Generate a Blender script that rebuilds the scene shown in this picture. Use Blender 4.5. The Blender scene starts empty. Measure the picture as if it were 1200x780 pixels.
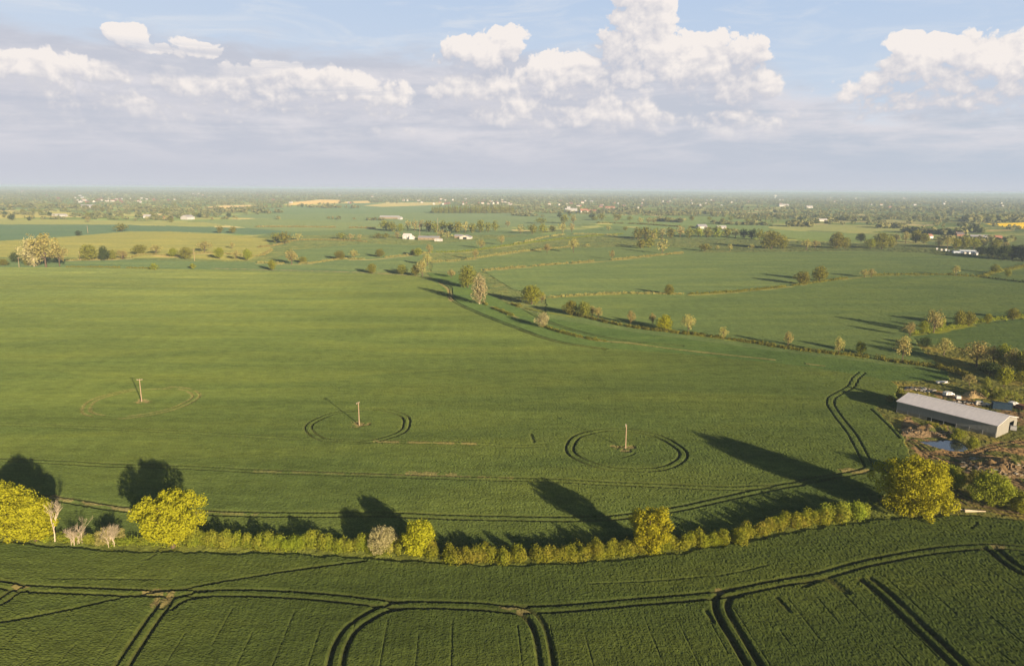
import bpy, math, random
import numpy as np
from mathutils import Vector, Matrix

# ------------------------------------------------------------------ camera
SC = bpy.context.scene
COL = SC.collection
H = 80.0                      # drone height
F = 816.0                     # focal length in pixels of the 1200 x 780 picture
PITCH = math.atan((390 - 221.5) / F)
ROLL = 0.0075
fw = np.array([0, math.cos(PITCH), -math.sin(PITCH)])
up0 = np.array([0, math.sin(PITCH), math.cos(PITCH)])
rt0 = np.array([1.0, 0, 0])
rt = rt0 * math.cos(ROLL) + up0 * math.sin(ROLL)
up = up0 * math.cos(ROLL) - rt0 * math.sin(ROLL)
cam = bpy.data.cameras.new('camera')
cam.sensor_width = 36.0
cam.lens = 36.0 * F / 1200.0
cam.clip_start = 0.5
cam.clip_end = 200000
co = bpy.data.objects.new('camera', cam)
COL.objects.link(co)
M = Matrix(((rt[0], up[0], -fw[0], 0), (rt[1], up[1], -fw[1], 0), (rt[2], up[2], -fw[2], H), (0, 0, 0, 1)))
co.matrix_world = M
SC.camera = co

SUN_AZ, SUN_EL = 33.0, 12.3    # light travels towards 33 degrees left of straight ahead
sd = Vector((math.sin(math.radians(SUN_AZ)) * math.cos(math.radians(SUN_EL)),
             -math.cos(math.radians(SUN_AZ)) * math.cos(math.radians(SUN_EL)), math.sin(math.radians(SUN_EL))))
sl = bpy.data.lights.new('sun', 'SUN')
sl.energy = 5.0
sl.angle = math.radians(0.6)
sl.color = (1.0, 0.80, 0.56)
so = bpy.data.objects.new('sun', sl)
so.rotation_euler = sd.to_track_quat('Z', 'Y').to_euler()
COL.objects.link(so)
SKY_STRENGTH = 0.05
SC.view_settings.view_transform = 'Standard'
SC.view_settings.look = 'None'
SC.view_settings.gamma = 1.0
SC.view_settings.exposure = 0.75
SC.view_settings.use_curve_mapping = False
SC.cycles.max_bounces = 5
SC.cycles.diffuse_bounces = 2
SC.cycles.glossy_bounces = 2
SC.cycles.transmission_bounces = 2
SC.cycles.volume_bounces = 1
SC.cycles.transparent_max_bounces = 8
SC.cycles.use_denoising = True


def G(px, py, z=0.0):
    """picture point (1200 x 780) -> point on the ground plane"""
    d = fw * F + rt * (px - 600) + up * (390 - py)
    t = (z - H) / d[2]
    return Vector((d[0] * t, d[1] * t, z))


def GA(pts, z=0.0):
    return np.array([[*G(x, y, z)][:2] for x, y in pts])


def metres(px, py, npx):
    """size in metres of npx pixels at the ground point under px,py"""
    g = G(px, py)
    z = float(np.dot(np.array([g.x, g.y, -H]), fw))
    return npx * z / F


# ------------------------------------------------------------------ node helpers
class NT:
    def __init__(s, tree):
        s.t = tree
        s.n = tree.nodes
        s.l = tree.links

    def new(s, typ, **kw):
        n = s.n.new(typ)
        for k, v in kw.items():
            setattr(n, k, v)
        return n

    def put(s, sock, v):
        if v is None:
            return
        if isinstance(v, bpy.types.NodeSocket):
            s.l.new(v, sock)
        else:
            sock.default_value = v

    def math(s, op, a, b=None, c=None, clamp=False):
        n = s.new('ShaderNodeMath', operation=op, use_clamp=clamp)
        s.put(n.inputs[0], a)
        s.put(n.inputs[1], b)
        s.put(n.inputs[2], c)
        return n.outputs[0]

    def vmath(s, op, a, b=None):
        n = s.new('ShaderNodeVectorMath', operation=op)
        s.put(n.inputs[0], a)
        s.put(n.inputs[1], b)
        return n.outputs[0]

    def mix(s, f, a, b, blend='MIX'):
        n = s.new('ShaderNodeMix', data_type='RGBA', blend_type=blend)
        s.put(n.inputs[0], f)
        s.put(n.inputs[6], a)
        s.put(n.inputs[7], b)
        return n.outputs[2]

    def noise(s, vec, scale, detail=2.0, rough=0.5, dist=0.0):
        n = s.new('ShaderNodeTexNoise')
        s.put(n.inputs['Vector'], vec)
        n.inputs['Scale'].default_value = scale
        n.inputs['Detail'].default_value = detail
        n.inputs['Roughness'].default_value = rough
        n.inputs['Distortion'].default_value = dist
        return n.outputs[0]

    def mapr(s, v, a, b, c=0.0, d=1.0, smooth=False):
        n = s.new('ShaderNodeMapRange')
        if smooth:
            n.interpolation_type = 'SMOOTHSTEP'
        s.put(n.inputs[0], v)
        for i, x in enumerate((a, b, c, d)):
            s.put(n.inputs[1 + i], x)
        return n.outputs[0]

    def comb(s, x, y, z):
        n = s.new('ShaderNodeCombineXYZ')
        s.put(n.inputs[0], x)
        s.put(n.inputs[1], y)
        s.put(n.inputs[2], z)
        return n.outputs[0]


def rgba(c):
    return (c[0], c[1], c[2], 1.0)


# ------------------------------------------------------------------ world: daylight sky with cumulus
def build_world():
    w = bpy.data.worlds.new('World')
    SC.world = w
    w.use_nodes = True
    w.node_tree.nodes.clear()
    n = NT(w.node_tree)
    out = n.new('ShaderNodeOutputWorld')
    bg = n.new('ShaderNodeBackground')
    n.l.new(bg.outputs[0], out.inputs[0])
    sky = n.new('ShaderNodeTexSky')
    sky.sky_type = 'NISHITA'
    sky.sun_disc = False
    sky.sun_elevation = math.radians(SUN_EL)
    sky.sun_rotation = math.radians(180 - SUN_AZ)
    sky.air_density = 1.0
    sky.dust_density = 1.0
    sky.ozone_density = 1.5
    # cloud cover as a function of azimuth / elevation (degrees)
    g = bpy.data.node_groups.new('cloud_density', 'ShaderNodeTree')
    g.interface.new_socket('V', in_out='INPUT', socket_type='NodeSocketVector')
    g.interface.new_socket('D', in_out='OUTPUT', socket_type='NodeSocketFloat')
    m = NT(g)
    gi = m.new('NodeGroupInput')
    go = m.new('NodeGroupOutput')
    v = gi.outputs[0]
    warp = m.new('ShaderNodeTexNoise')
    m.l.new(v, warp.inputs['Vector'])
    warp.inputs['Scale'].default_value = 0.35
    warp.inputs['Detail'].default_value = 3
    wv = m.vmath('SUBTRACT', warp.outputs[1], (0.5, 0.5, 0.5))
    wv = m.vmath('MULTIPLY', wv, (1.8, 1.1, 0))
    vw = m.vmath('ADD', v, wv)
    sep = m.new('ShaderNodeSeparateXYZ')
    m.l.new(vw, sep.inputs[0])
    X, Y = sep.outputs[0], sep.outputs[1]
    blobs = []   # picture x, y of the centre, half width, half height up, half height down, weight

    def B(x, y, w_, hu, hd, k=1.0):
        blobs.append(((x - 600) * 0.0702 * (1 - 0.00000022 * (x - 600) ** 2), (221 - y) * 0.0665, w_ * 0.0665, hu * 0.0665, hd * 0.0665, k))
    # left bank: puffs sunk in the grey layer
    B(395, 118, 95, 32, 34); B(330, 108, 60, 24, 40); B(265, 118, 60, 22, 30, .8); B(110, 112, 90, 22, 32, .8); B(15, 108, 60, 30, 34); B(200, 140, 120, 16, 22, .6); B(130, 160, 160, 14, 16, .6); B(420, 160, 70, 14, 16, .5); B(-150, 110, 120, 45, 50)
    B(192, 70, 20, 12, 14, .9); B(258, 76, 34, 9, 10, .9); B(225, 80, 40, 6, 8, .6)
    # centre mass with its tower
    B(560, 66, 52, 22, 26); B(592, 52, 24, 14, 20, .9); B(560, 108, 60, 26, 40); B(655, 88, 60, 26, 40, .9); B(742, 28, 40, 40, 50); B(735, 68, 56, 36, 44)
    B(805, 82, 76, 34, 36); B(590, 130, 60, 26, 30, .9); B(690, 142, 90, 30, 28, .9); B(850, 106, 50, 18, 20, .9); B(850, 146, 50, 18, 20, .5)
    # right cumulus
    B(1030, 94, 56, 30, 46); B(1012, 76, 24, 16, 30); B(1090, 96, 62, 30, 46); B(1168, 104, 74, 26, 42); B(1060, 122, 110, 26, 28); B(1290, 104, 120, 40, 60)
    B(-450, 100, 250, 60, 70); B(1600, 90, 250, 80, 70)
    acc = None
    for (a, e, w_, hu, hd, k) in blobs:
        dx = m.math('MULTIPLY', m.math('SUBTRACT', X, a), 1 / w_)
        dy0 = m.math('SUBTRACT', Y, e)
        dy = m.math('MAXIMUM', m.math('MULTIPLY', dy0, 1 / hu), m.math('MULTIPLY', dy0, -1 / hd))
        r2 = m.math('MULTIPLY_ADD', dx, dx, m.math('MULTIPLY', dy, dy))
        f = m.math('MULTIPLY', m.math('SUBTRACT', 1.0, r2), k)
        acc = f if acc is None else m.math('SMOOTH_MAX', acc, f, 0.25)
    vo = m.new('ShaderNodeTexVoronoi', feature='SMOOTH_F1')
    vo.voronoi_dimensions = '2D'
    m.l.new(m.vmath('MULTIPLY', vw, (1, 1.15, 1)), vo.inputs['Vector'])
    vo.inputs['Scale'].default_value = 0.55
    vo.inputs['Detail'].default_value = 5.0
    vo.inputs['Roughness'].default_value = 0.55
    vo.inputs['Smoothness'].default_value = 0.3
    bil = m.math('SUBTRACT', 0.62, vo.outputs[0])
    fb = m.math('SUBTRACT', m.noise(vw, 0.5, 8, 0.6), 0.5)
    base = m.math('MAXIMUM', acc, -1.5)
    base = m.math('MULTIPLY_ADD', base, 1.1, 0.20)
    d = m.math('ADD', base, m.math('ADD', m.math('MULTIPLY', bil, 0.95), m.math('MULTIPLY', fb, 0.9)))
    m.l.new(d, go.inputs[0])

    tc = n.new('ShaderNodeTexCoord')
    dirn = n.vmath('NORMALIZE', tc.outputs['Generated'])
    sp = n.new('ShaderNodeSeparateXYZ')
    n.l.new(dirn, sp.inputs[0])
    az = n.math('MULTIPLY', n.math('ARCTAN2', sp.outputs[0], sp.outputs[1]), 57.2958)
    el = n.math('MULTIPLY', n.math('ARCSINE', sp.outputs[2]), 57.2958)
    p = n.comb(az, el, 0.0)

    def dens(vec):
        q = n.new('ShaderNodeGroup')
        q.node_tree = g
        n.l.new(vec, q.inputs[0])
        return q.outputs[0]
    d0 = dens(p)
    d1 = dens(n.vmath('ADD', p, (0.22, 0.38, 0)))
    relief = n.math('SUBTRACT', d0, d1)
    # warm lit crowns, lavender shade
    big = n.noise(n.vmath('MULTIPLY', p, (0.6, 1.6, 1)), 0.22, 4, 0.55)
    d2 = dens(n.vmath('ADD', p, (0.6, 1.5, 0)))
    relief = n.math('MULTIPLY_ADD', n.math('SUBTRACT', d0, d2), 0.6, relief)
    lit = n.math('ADD', n.math('MULTIPLY', relief, 0.5), n.mapr(big, 0.33, 0.68, 0.12, 0.62))
    lit = n.math('ADD', lit, n.mapr(el, 3.0, 10.0, -0.12, 0.2))
    lit = n.math('SUBTRACT', lit, n.math('MULTIPLY', n.mapr(az, 0, -12, 0, 0.22), n.mapr(el, 4, 9.5, 0.5, 1)))
    lit = n.mapr(lit, 0.0, 0.98, 0, 1)
    ccol = n.mix(lit, rgba((0.53, 0.55, 0.635)), rgba((0.92, 0.86, 0.825)))
    alpha = n.mapr(d0, n.mapr(el, 4, 9, -0.5, -0.12), n.mapr(el, 4, 9.5, 0.5, 0.14), 0, 1, True)
    # pale blue with thin cirrus
    blue = n.mix(n.mapr(el, 4, 15, 0, 1), rgba((0.62, 0.70, 0.80)), rgba((0.43, 0.575, 0.80)))
    blue = n.mix(n.mapr(el, 14.5, 24, 0, 1, True), blue, rgba((0.20, 0.34, 0.62)))
    cir = n.noise(n.vmath('MULTIPLY', p, (0.35, 1.6, 1)), 0.35, 7, 0.6, 0.8)
    leftw = n.mapr(az, 25, -35, 0.1, 0.32)
    blue = n.mix(n.math('ADD', n.math('MULTIPLY', n.mapr(cir, 0.45, 0.75, 0, 1, True), 0.55), leftw, clamp=True), blue, rgba((0.72, 0.76, 0.82)))
    # soft grey lavender layer behind and below the cumulus, reaching higher on the left
    lay = n.noise(n.vmath('MULTIPLY', p, (0.10, 0.9, 1)), 0.55, 7, 0.6, 0.5)
    lay2 = n.noise(n.vmath('MULTIPLY', p, (0.35, 1.2, 1)), 0.5, 6, 0.6, 0.3)
    top = n.math('MINIMUM', n.mapr(az, -38, 18, 12.6, 10.0), n.mapr(az, 14, 27, 10.0, 5.6, True))
    e2 = n.math('ADD', el, n.math('MULTIPLY', n.math('SUBTRACT', lay2, 0.5), 5.0))
    sa = n.mapr(n.math('SUBTRACT', top, e2), -1.2, 1.4, 0, 0.94, True)
    stria = n.mapr(n.math('MULTIPLY_ADD', lay, 0.6, n.math('MULTIPLY', lay2, 0.4)), 0.40, 0.62, 0, 1, True)
    mid = n.math('MULTIPLY', n.mapr(el, 0.8, 4.5, 0.1, 1, True), n.mapr(el, 10.5, 8.0, 0.15, 1, True))
    dark = n.mix(n.mapr(az, 5, 38, 0, 1), rgba((0.555, 0.575, 0.655)), rgba((0.51, 0.57, 0.665)))
    scol = n.mix(n.math('MULTIPLY', stria, mid), dark, rgba((0.745, 0.72, 0.755)))
    scol = n.mix(n.mapr(el, 1.6, 0.0, 0, 0.5, True), scol, rgba((0.64, 0.65, 0.705)))
    c = n.mix(sa, blue, scol)
    # cumulus on top, their bases melting into the layer
    keep = n.mapr(n.math('SUBTRACT', lay, n.mapr(az, -12, -2, 0.0, -0.2)), 0.40, 0.52, 0.35, 1, True)
    keep = n.math('MAXIMUM', keep, n.mapr(el, 9.0, 10.0, 0, 1))
    alpha = n.math('MULTIPLY', alpha, n.math('MULTIPLY', n.mapr(el, 2.8, 6.0, 0, 1, True), n.mapr(az, 15, 25, keep, 1)))
    alpha = n.math('MULTIPLY', alpha, n.mapr(lit, 0.0, 0.42, 0.35, 1.0, True))
    c = n.mix(alpha, c, ccol)
    # this bright bank stands opposite the low sun; the rest is clear sky
    front = n.math('MULTIPLY', n.mapr(n.math('ABSOLUTE', az), 64, 43, 0, 1, True), n.mapr(el, 32, 18, 0, 1, True))
    # exposure-independent: the colours above are as displayed, undo the exposure and the strength
    k = 1.0 / (SKY_STRENGTH * 2 ** SC.view_settings.exposure)
    c = n.vmath('MULTIPLY', c, (k, k, k))
    fin = n.mix(front, sky.outputs[0], c)
    n.l.new(fin, bg.inputs[0])
    bg.inputs[1].default_value = SKY_STRENGTH
    w.cycles.sampling_method = 'MANUAL'
    w.cycles.sample_map_resolution = 512


build_world()


# ------------------------------------------------------------------ materials
def material(name):
    m = bpy.data.materials.new(name)
    m.use_nodes = True
    m.node_tree.nodes.clear()
    n = NT(m.node_tree)
    out = n.new('ShaderNodeOutputMaterial')
    return m, n, out


def leaf_material(name, c1, c2, c3, scale=1.0, trans=0.25):
    """small leaf sprays: three related tones mixed by fine noise, plus a shift per tree"""
    m, n, out = material(name)
    tc = n.new('ShaderNodeTexCoord')
    oi = n.new('ShaderNodeObjectInfo')
    a = n.noise(tc.outputs['Object'], 2.2 * scale, 2, 0.6)
    b = n.noise(tc.outputs['Object'], 14 * scale, 1, 0.5)
    c = n.mix(n.mapr(a, 0.35, 0.65), rgba(c1), rgba(c2))
    c = n.mix(n.mapr(b, 0.5, 0.72), c, rgba(c3))
    hs = n.new('ShaderNodeHueSaturation')
    n.put(hs.inputs['Hue'], n.mapr(oi.outputs['Random'], 0, 1, 0.485, 0.515))
    n.put(hs.inputs['Value'], n.mapr(oi.outputs['Random'], 0, 1, 0.86, 1.14))
    n.put(hs.inputs['Color'], c)
    d = n.new('ShaderNodeBsdfDiffuse')
    t = n.new('ShaderNodeBsdfTranslucent')
    n.l.new(hs.outputs[0], d.inputs[0])
    n.l.new(hs.outputs[0], t.inputs[0])
    mx = n.new('ShaderNodeMixShader')
    mx.inputs[0].default_value = trans
    n.l.new(d.outputs[0], mx.inputs[1])
    n.l.new(t.outputs[0], mx.inputs[2])
    n.l.new(mx.outputs[0], out.inputs[0])
    return m


def plain(name, col, rough=0.8, var=0.15, scale=2.0, metal=0.0, spec=0.3, bump=0.0):
    m, n, out = material(name)
    p = n.new('ShaderNodeBsdfPrincipled')
    tc = n.new('ShaderNodeTexCoord')
    f = n.noise(tc.outputs['Object'], scale, 5, 0.6)
    k = n.mapr(f, 0.3, 0.7, 1 - var, 1 + var)
    n.l.new(n.vmath('MULTIPLY', rgba(col)[:3], n.comb(k, k, k)), p.inputs['Base Color'])
    p.inputs['Roughness'].default_value = rough
    p.inputs['Metallic'].default_value = metal
    p.inputs['Specular IOR Level'].default_value = spec
    if bump:
        b = n.new('ShaderNodeBump')
        b.inputs['Strength'].default_value = bump
        b.inputs['Distance'].default_value = 0.1
        n.l.new(f, b.inputs['Height'])
        n.l.new(b.outputs[0], p.inputs['Normal'])
    n.l.new(p.outputs[0], out.inputs[0])
    return m


def surface_material(name, rough, streak, grain):
    """crop or grass: vertex base colour x soft streaks along the drilling direction x fine grain"""
    m, n, out = material(name)
    at = n.new('ShaderNodeAttribute', attribute_name='tone')
    geo = n.new('ShaderNodeNewGeometry')
    pos = geo.outputs['Position']
    rot = n.new('ShaderNodeVectorRotate', rotation_type='Z_AXIS')
    n.l.new(pos, rot.inputs['Vector'])
    rot.inputs['Angle'].default_value = math.radians(-3.8)
    a = n.noise(n.vmath('MULTIPLY', rot.outputs[0], (0.010, 0.045, 0.0)), 1.0, 5, 0.62, 0.5)
    b = n.noise(n.vmath('MULTIPLY', pos, (0.45, 1, 0)), 0.4, 4, 0.7)
    c = n.noise(n.vmath('MULTIPLY', rot.outputs[0], (0.22, 0.02, 0.0)), 1.0, 3, 0.6)
    k = n.math('MULTIPLY', n.mapr(a, 0.3, 0.7, 1 - streak, 1 + streak), n.mapr(b, 0.25, 0.75, 1 - grain, 1 + grain))
    k = n.math('MULTIPLY', k, n.mapr(c, 0.3, 0.7, 1 - streak * 0.35, 1 + streak * 0.35))
    fine = n.noise(n.vmath('MULTIPLY', rot.outputs[0], (1.0, 0.6, 0.0)), 1.9, 3, 0.8)
    k = n.math('MULTIPLY', k, n.mapr(fine, 0.3, 0.7, 1 - grain * 1.1, 1 + grain * 1.1))
    # yellower where thin
    warm = n.mix(n.mapr(a, 0.42, 0.75, 0, 1), (1, 1, 1, 1), (1.18, 1.04, 0.86, 1))
    col = n.vmath('MULTIPLY', at.outputs['Color'], n.comb(k, k, k))
    col = n.vmath('MULTIPLY', col, warm)
    d = n.new('ShaderNodeBsdfDiffuse')
    d.inputs['Roughness'].default_value = rough
    n.l.new(col, d.inputs[0])
    n.l.new(d.outputs[0], out.inputs[0])
    return m


CROP = surface_material('crop_canopy', 1.0, 0.16, 0.30)
GRASS = surface_material('grass_and_soil', 0.9, 0.14, 0.3)
FARLAND = surface_material('far_land', 0.9, 0.10, 0.10)

LEAF = {
    'gold': leaf_material('yellow_green_leaves', (0.35, 0.34, 0.018), (0.46, 0.43, 0.024), (0.21, 0.225, 0.018), 0.8, 0.24),
    'lime': leaf_material('lime_leaves', (0.25, 0.28, 0.03), (0.33, 0.34, 0.035), (0.18, 0.21, 0.025)),
    'green': leaf_material('olive_green_leaves', (0.22, 0.225, 0.036), (0.29, 0.28, 0.048), (0.16, 0.17, 0.03)),
    'dark': leaf_material('dark_green_leaves', (0.065, 0.09, 0.028), (0.09, 0.115, 0.03), (0.045, 0.065, 0.02)),
    'bronze': leaf_material('bronze_young_leaves', (0.39, 0.325, 0.115), (0.33, 0.32, 0.085), (0.50, 0.44, 0.18)),
    'pale': leaf_material('pale_blossom_leaves', (0.46, 0.41, 0.20), (0.38, 0.35, 0.14), (0.55, 0.50, 0.29)),
    'hedge': leaf_material('hedge_leaves', (0.245, 0.30, 0.024), (0.32, 0.31, 0.040), (0.17, 0.21, 0.024), 0.06),
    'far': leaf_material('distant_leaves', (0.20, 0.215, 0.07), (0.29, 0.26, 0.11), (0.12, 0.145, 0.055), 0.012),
}
BARK = plain('bark', (0.13, 0.095, 0.06), 0.9, 0.3, 3)
PALEBARK = plain('pale_bark', (0.55, 0.46, 0.32), 0.9, 0.25, 2)


# ------------------------------------------------------------------ mesh helpers
def mesh_np(name, verts, faces, mats=(), tone=None, smooth=False, fmat=None):
    verts = np.asarray(verts, dtype=np.float32)
    faces = np.asarray(faces, dtype=np.int32)
    k = faces.shape[1]
    me = bpy.data.meshes.new(name)
    me.vertices.add(len(verts))
    me.vertices.foreach_set('co', verts.ravel())
    me.loops.add(faces.size)
    me.loops.foreach_set('vertex_index', faces.ravel())
    me.polygons.add(len(faces))
    me.polygons.foreach_set('loop_start', np.arange(0, faces.size, k, dtype=np.int32))
    me.polygons.foreach_set('loop_total', np.full(len(faces), k, dtype=np.int32))
    if fmat is not None:
        me.polygons.foreach_set('material_index', np.asarray(fmat, dtype=np.int32))
    for mt in mats:
        me.materials.append(mt)
    me.update(calc_edges=True)
    me.polygons.foreach_set('use_smooth', np.full(len(faces), smooth))
    if tone is not None:
        a = me.attributes.new('tone', 'FLOAT_COLOR', 'POINT')
        t = np.ones((len(verts), 4), dtype=np.float32)
        t[:, :3] = tone
        a.data.foreach_set('color', t.ravel())
    return me


def link(name, me, parent=None, loc=(0, 0, 0), rz=0.0, scale=None):
    o = bpy.data.objects.new(name, me)
    o.location = loc
    o.rotation_euler = (0, 0, rz)
    if scale is not None:
        o.scale = scale
    o.parent = parent
    COL.objects.link(o)
    return o


def tag(o, label=None, cat=None, group=None, kind=None):
    if label and len(label.split()) > 16:
        print('LONG LABEL', label)
    if label:
        o['label'] = label
    if cat:
        o['category'] = cat
    if group:
        o['group'] = group
    if kind:
        o['kind'] = kind
    return o


class MB:
    """collects boxes, tubes and prisms; faces are quads (triangles repeat a corner -> kept as n-gons)"""
    def __init__(s):
        s.v = []
        s.f = []

    def box(s, x0, x1, y0, y1, z0, z1, rz=0.0, c=None):
        b = len(s.v)
        p = [(x, y, z) for z in (z0, z1) for x, y in ((x0, y0), (x1, y0), (x1, y1), (x0, y1))]
        if rz:
            cx, cy = c or ((x0 + x1) / 2, (y0 + y1) / 2)
            ca, sa = math.cos(rz), math.sin(rz)
            p = [((x - cx) * ca - (y - cy) * sa + cx, (x - cx) * sa + (y - cy) * ca + cy, z) for x, y, z in p]
        s.v += p
        s.f += [tuple(b + i for i in q) for q in ((3, 2, 1, 0), (4, 5, 6, 7), (0, 1, 5, 4), (1, 2, 6, 5), (2, 3, 7, 6), (3, 0, 4, 7))]

    def poly(s, pts):
        b = len(s.v)
        s.v += [tuple(p) for p in pts]
        s.f.append(tuple(range(b, b + len(pts))))

    def prism(s, prof, x0, x1):
        """profile in (y, z) counter-clockwise, extruded along x"""
        b = len(s.v)
        n = len(prof)
        s.v += [(x0, y, z) for y, z in prof] + [(x1, y, z) for y, z in prof]
        s.f.append(tuple(b + i for i in reversed(range(n))))
        s.f.append(tuple(b + n + i for i in range(n)))
        for i in range(n):
            j = (i + 1) % n
            s.f.append((b + i, b + j, b + n + j, b + n + i))

    def tube(s, pts, rad, k=6):
        rings = []
        pts = [Vector(p) for p in pts]
        for i, p in enumerate(pts):
            d = (pts[min(i + 1, len(pts) - 1)] - pts[max(i - 1, 0)]).normalized()
            a = d.orthogonal().normalized()
            c = d.cross(a)
            b = len(s.v)
            for j in range(k):
                t = 2 * math.pi * j / k
                s.v.append(tuple(p + (a * math.cos(t) + c * math.sin(t)) * rad[i]))
            rings.append(b)
        for i in range(len(rings) - 1):
            for j in range(k):
                q = (j + 1) % k
                s.f.append((rings[i] + j, rings[i] + q, rings[i + 1] + q, rings[i + 1] + j))
        s.f.append(tuple(rings[-1] + j for j in range(k)))
        s.f.append(tuple(rings[0] + j for j in reversed(range(k))))

    def mesh(s, name, *mats):
        me = bpy.data.meshes.new(name)
        me.from_pydata(s.v, [], s.f)
        for m in mats:
            me.materials.append(m)
        me.update()
        return me


# ------------------------------------------------------------------ the land
rng = np.random.default_rng(7)


def inside(P, poly):
    """P (n,2), poly (m,2) -> bool"""
    res = np.zeros(len(P), dtype=bool)
    lo, hi = poly.min(0), poly.max(0)
    idx = np.nonzero((P[:, 0] >= lo[0]) & (P[:, 0] <= hi[0]) & (P[:, 1] >= lo[1]) & (P[:, 1] <= hi[1]))[0]
    if len(idx) == 0:
        return res
    x, y = P[idx, 0], P[idx, 1]
    c = np.zeros(len(idx), dtype=bool)
    n = len(poly)
    for i in range(n):
        x0, y0 = poly[i]
        x1, y1 = poly[(i + 1) % n]
        if y0 == y1:
            continue
        cond = (y0 > y) != (y1 > y)
        c ^= cond & (x < (x1 - x0) * (y - y0) / (y1 - y0) + x0)
    res[idx] = c
    return res


def smooth_line(pts, n=6):
    """Catmull-Rom through ground points"""
    P = [np.array(p, float) for p in pts]
    P = [2 * P[0] - P[1]] + P + [2 * P[-1] - P[-2]]
    out = []
    for i in range(1, len(P) - 2):
        a, b, c, d = P[i - 1:i + 3]
        for k in range(n):
            t = k / n
            out.append(0.5 * ((2 * b) + (-a + c) * t + (2 * a - 5 * b + 4 * c - d) * t * t + (-a + 3 * b - 3 * c + d) * t ** 3))
    out.append(P[-2])
    return np.array(out)


def line_dist(P, line, reach):
    """distance of every point to the polyline where below reach, else inf"""
    D = np.full(len(P), np.inf)
    S = np.zeros(len(P))
    acc = 0.0
    lo, hi = line.min(0) - reach, line.max(0) + reach
    idx = np.nonzero((P[:, 0] >= lo[0]) & (P[:, 0] <= hi[0]) & (P[:, 1] >= lo[1]) & (P[:, 1] <= hi[1]))[0]
    Q = P[idx]
    for i in range(len(line) - 1):
        a, b = line[i], line[i + 1]
        l2, h2 = np.minimum(a, b) - reach, np.maximum(a, b) + reach
        j = np.nonzero((Q[:, 0] >= l2[0]) & (Q[:, 0] <= h2[0]) & (Q[:, 1] >= l2[1]) & (Q[:, 1] <= h2[1]))[0]
        ab = b - a
        L = float(np.dot(ab, ab))
        if len(j) and L > 0:
            t = np.clip(((Q[j] - a) @ ab) / L, 0, 1)
            d = np.linalg.norm(Q[j] - (a + t[:, None] * ab), axis=1)
            k = idx[j]
            m = d < D[k]
            D[k[m]] = d[m]
            S[k[m]] = acc + t[m] * math.sqrt(L)
        acc += math.sqrt(L)
    return D, S


FRONT_EDGE = [(-200, 605), (-60, 626), (0, 633.7), (58, 641), (131, 645.6), (245, 648), (350, 649), (418, 653), (477, 657.7), (530, 661.5), (600, 662.5),
              (650, 661), (720, 657), (800, 648), (850, 639), (908, 628.5), (966.6, 617), (1025, 609.5), (1083, 605), (1133, 603.5), (1200, 609.5), (1280, 622), (1400, 650)]
MAIN_NE = [(505, 324), (515, 335), (527, 350), (550, 363), (587, 379), (630, 392), (662, 401), (715, 408), (797, 414), (900, 424), (950, 430), (1000, 438), (1045, 446)]
H2 = [(575, 345), (600, 357), (640, 372), (712, 384), (750, 390), (800, 396), (900, 410), (950, 416), (1000, 422), (1055, 429), (1112, 436)]
L3 = [(1160, 321), (1150, 324), (1112, 322), (1037, 322), (1000, 325), (950, 332), (910, 337), (800, 345), (732, 344), (680, 346), (640, 349)]
L4 = [(567, 317), (600, 315), (650, 310), (712, 305), (775, 299), (810, 296)]
L5 = [(507, 307), (550, 304), (600, 296), (650, 291), (700, 290)]

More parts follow.
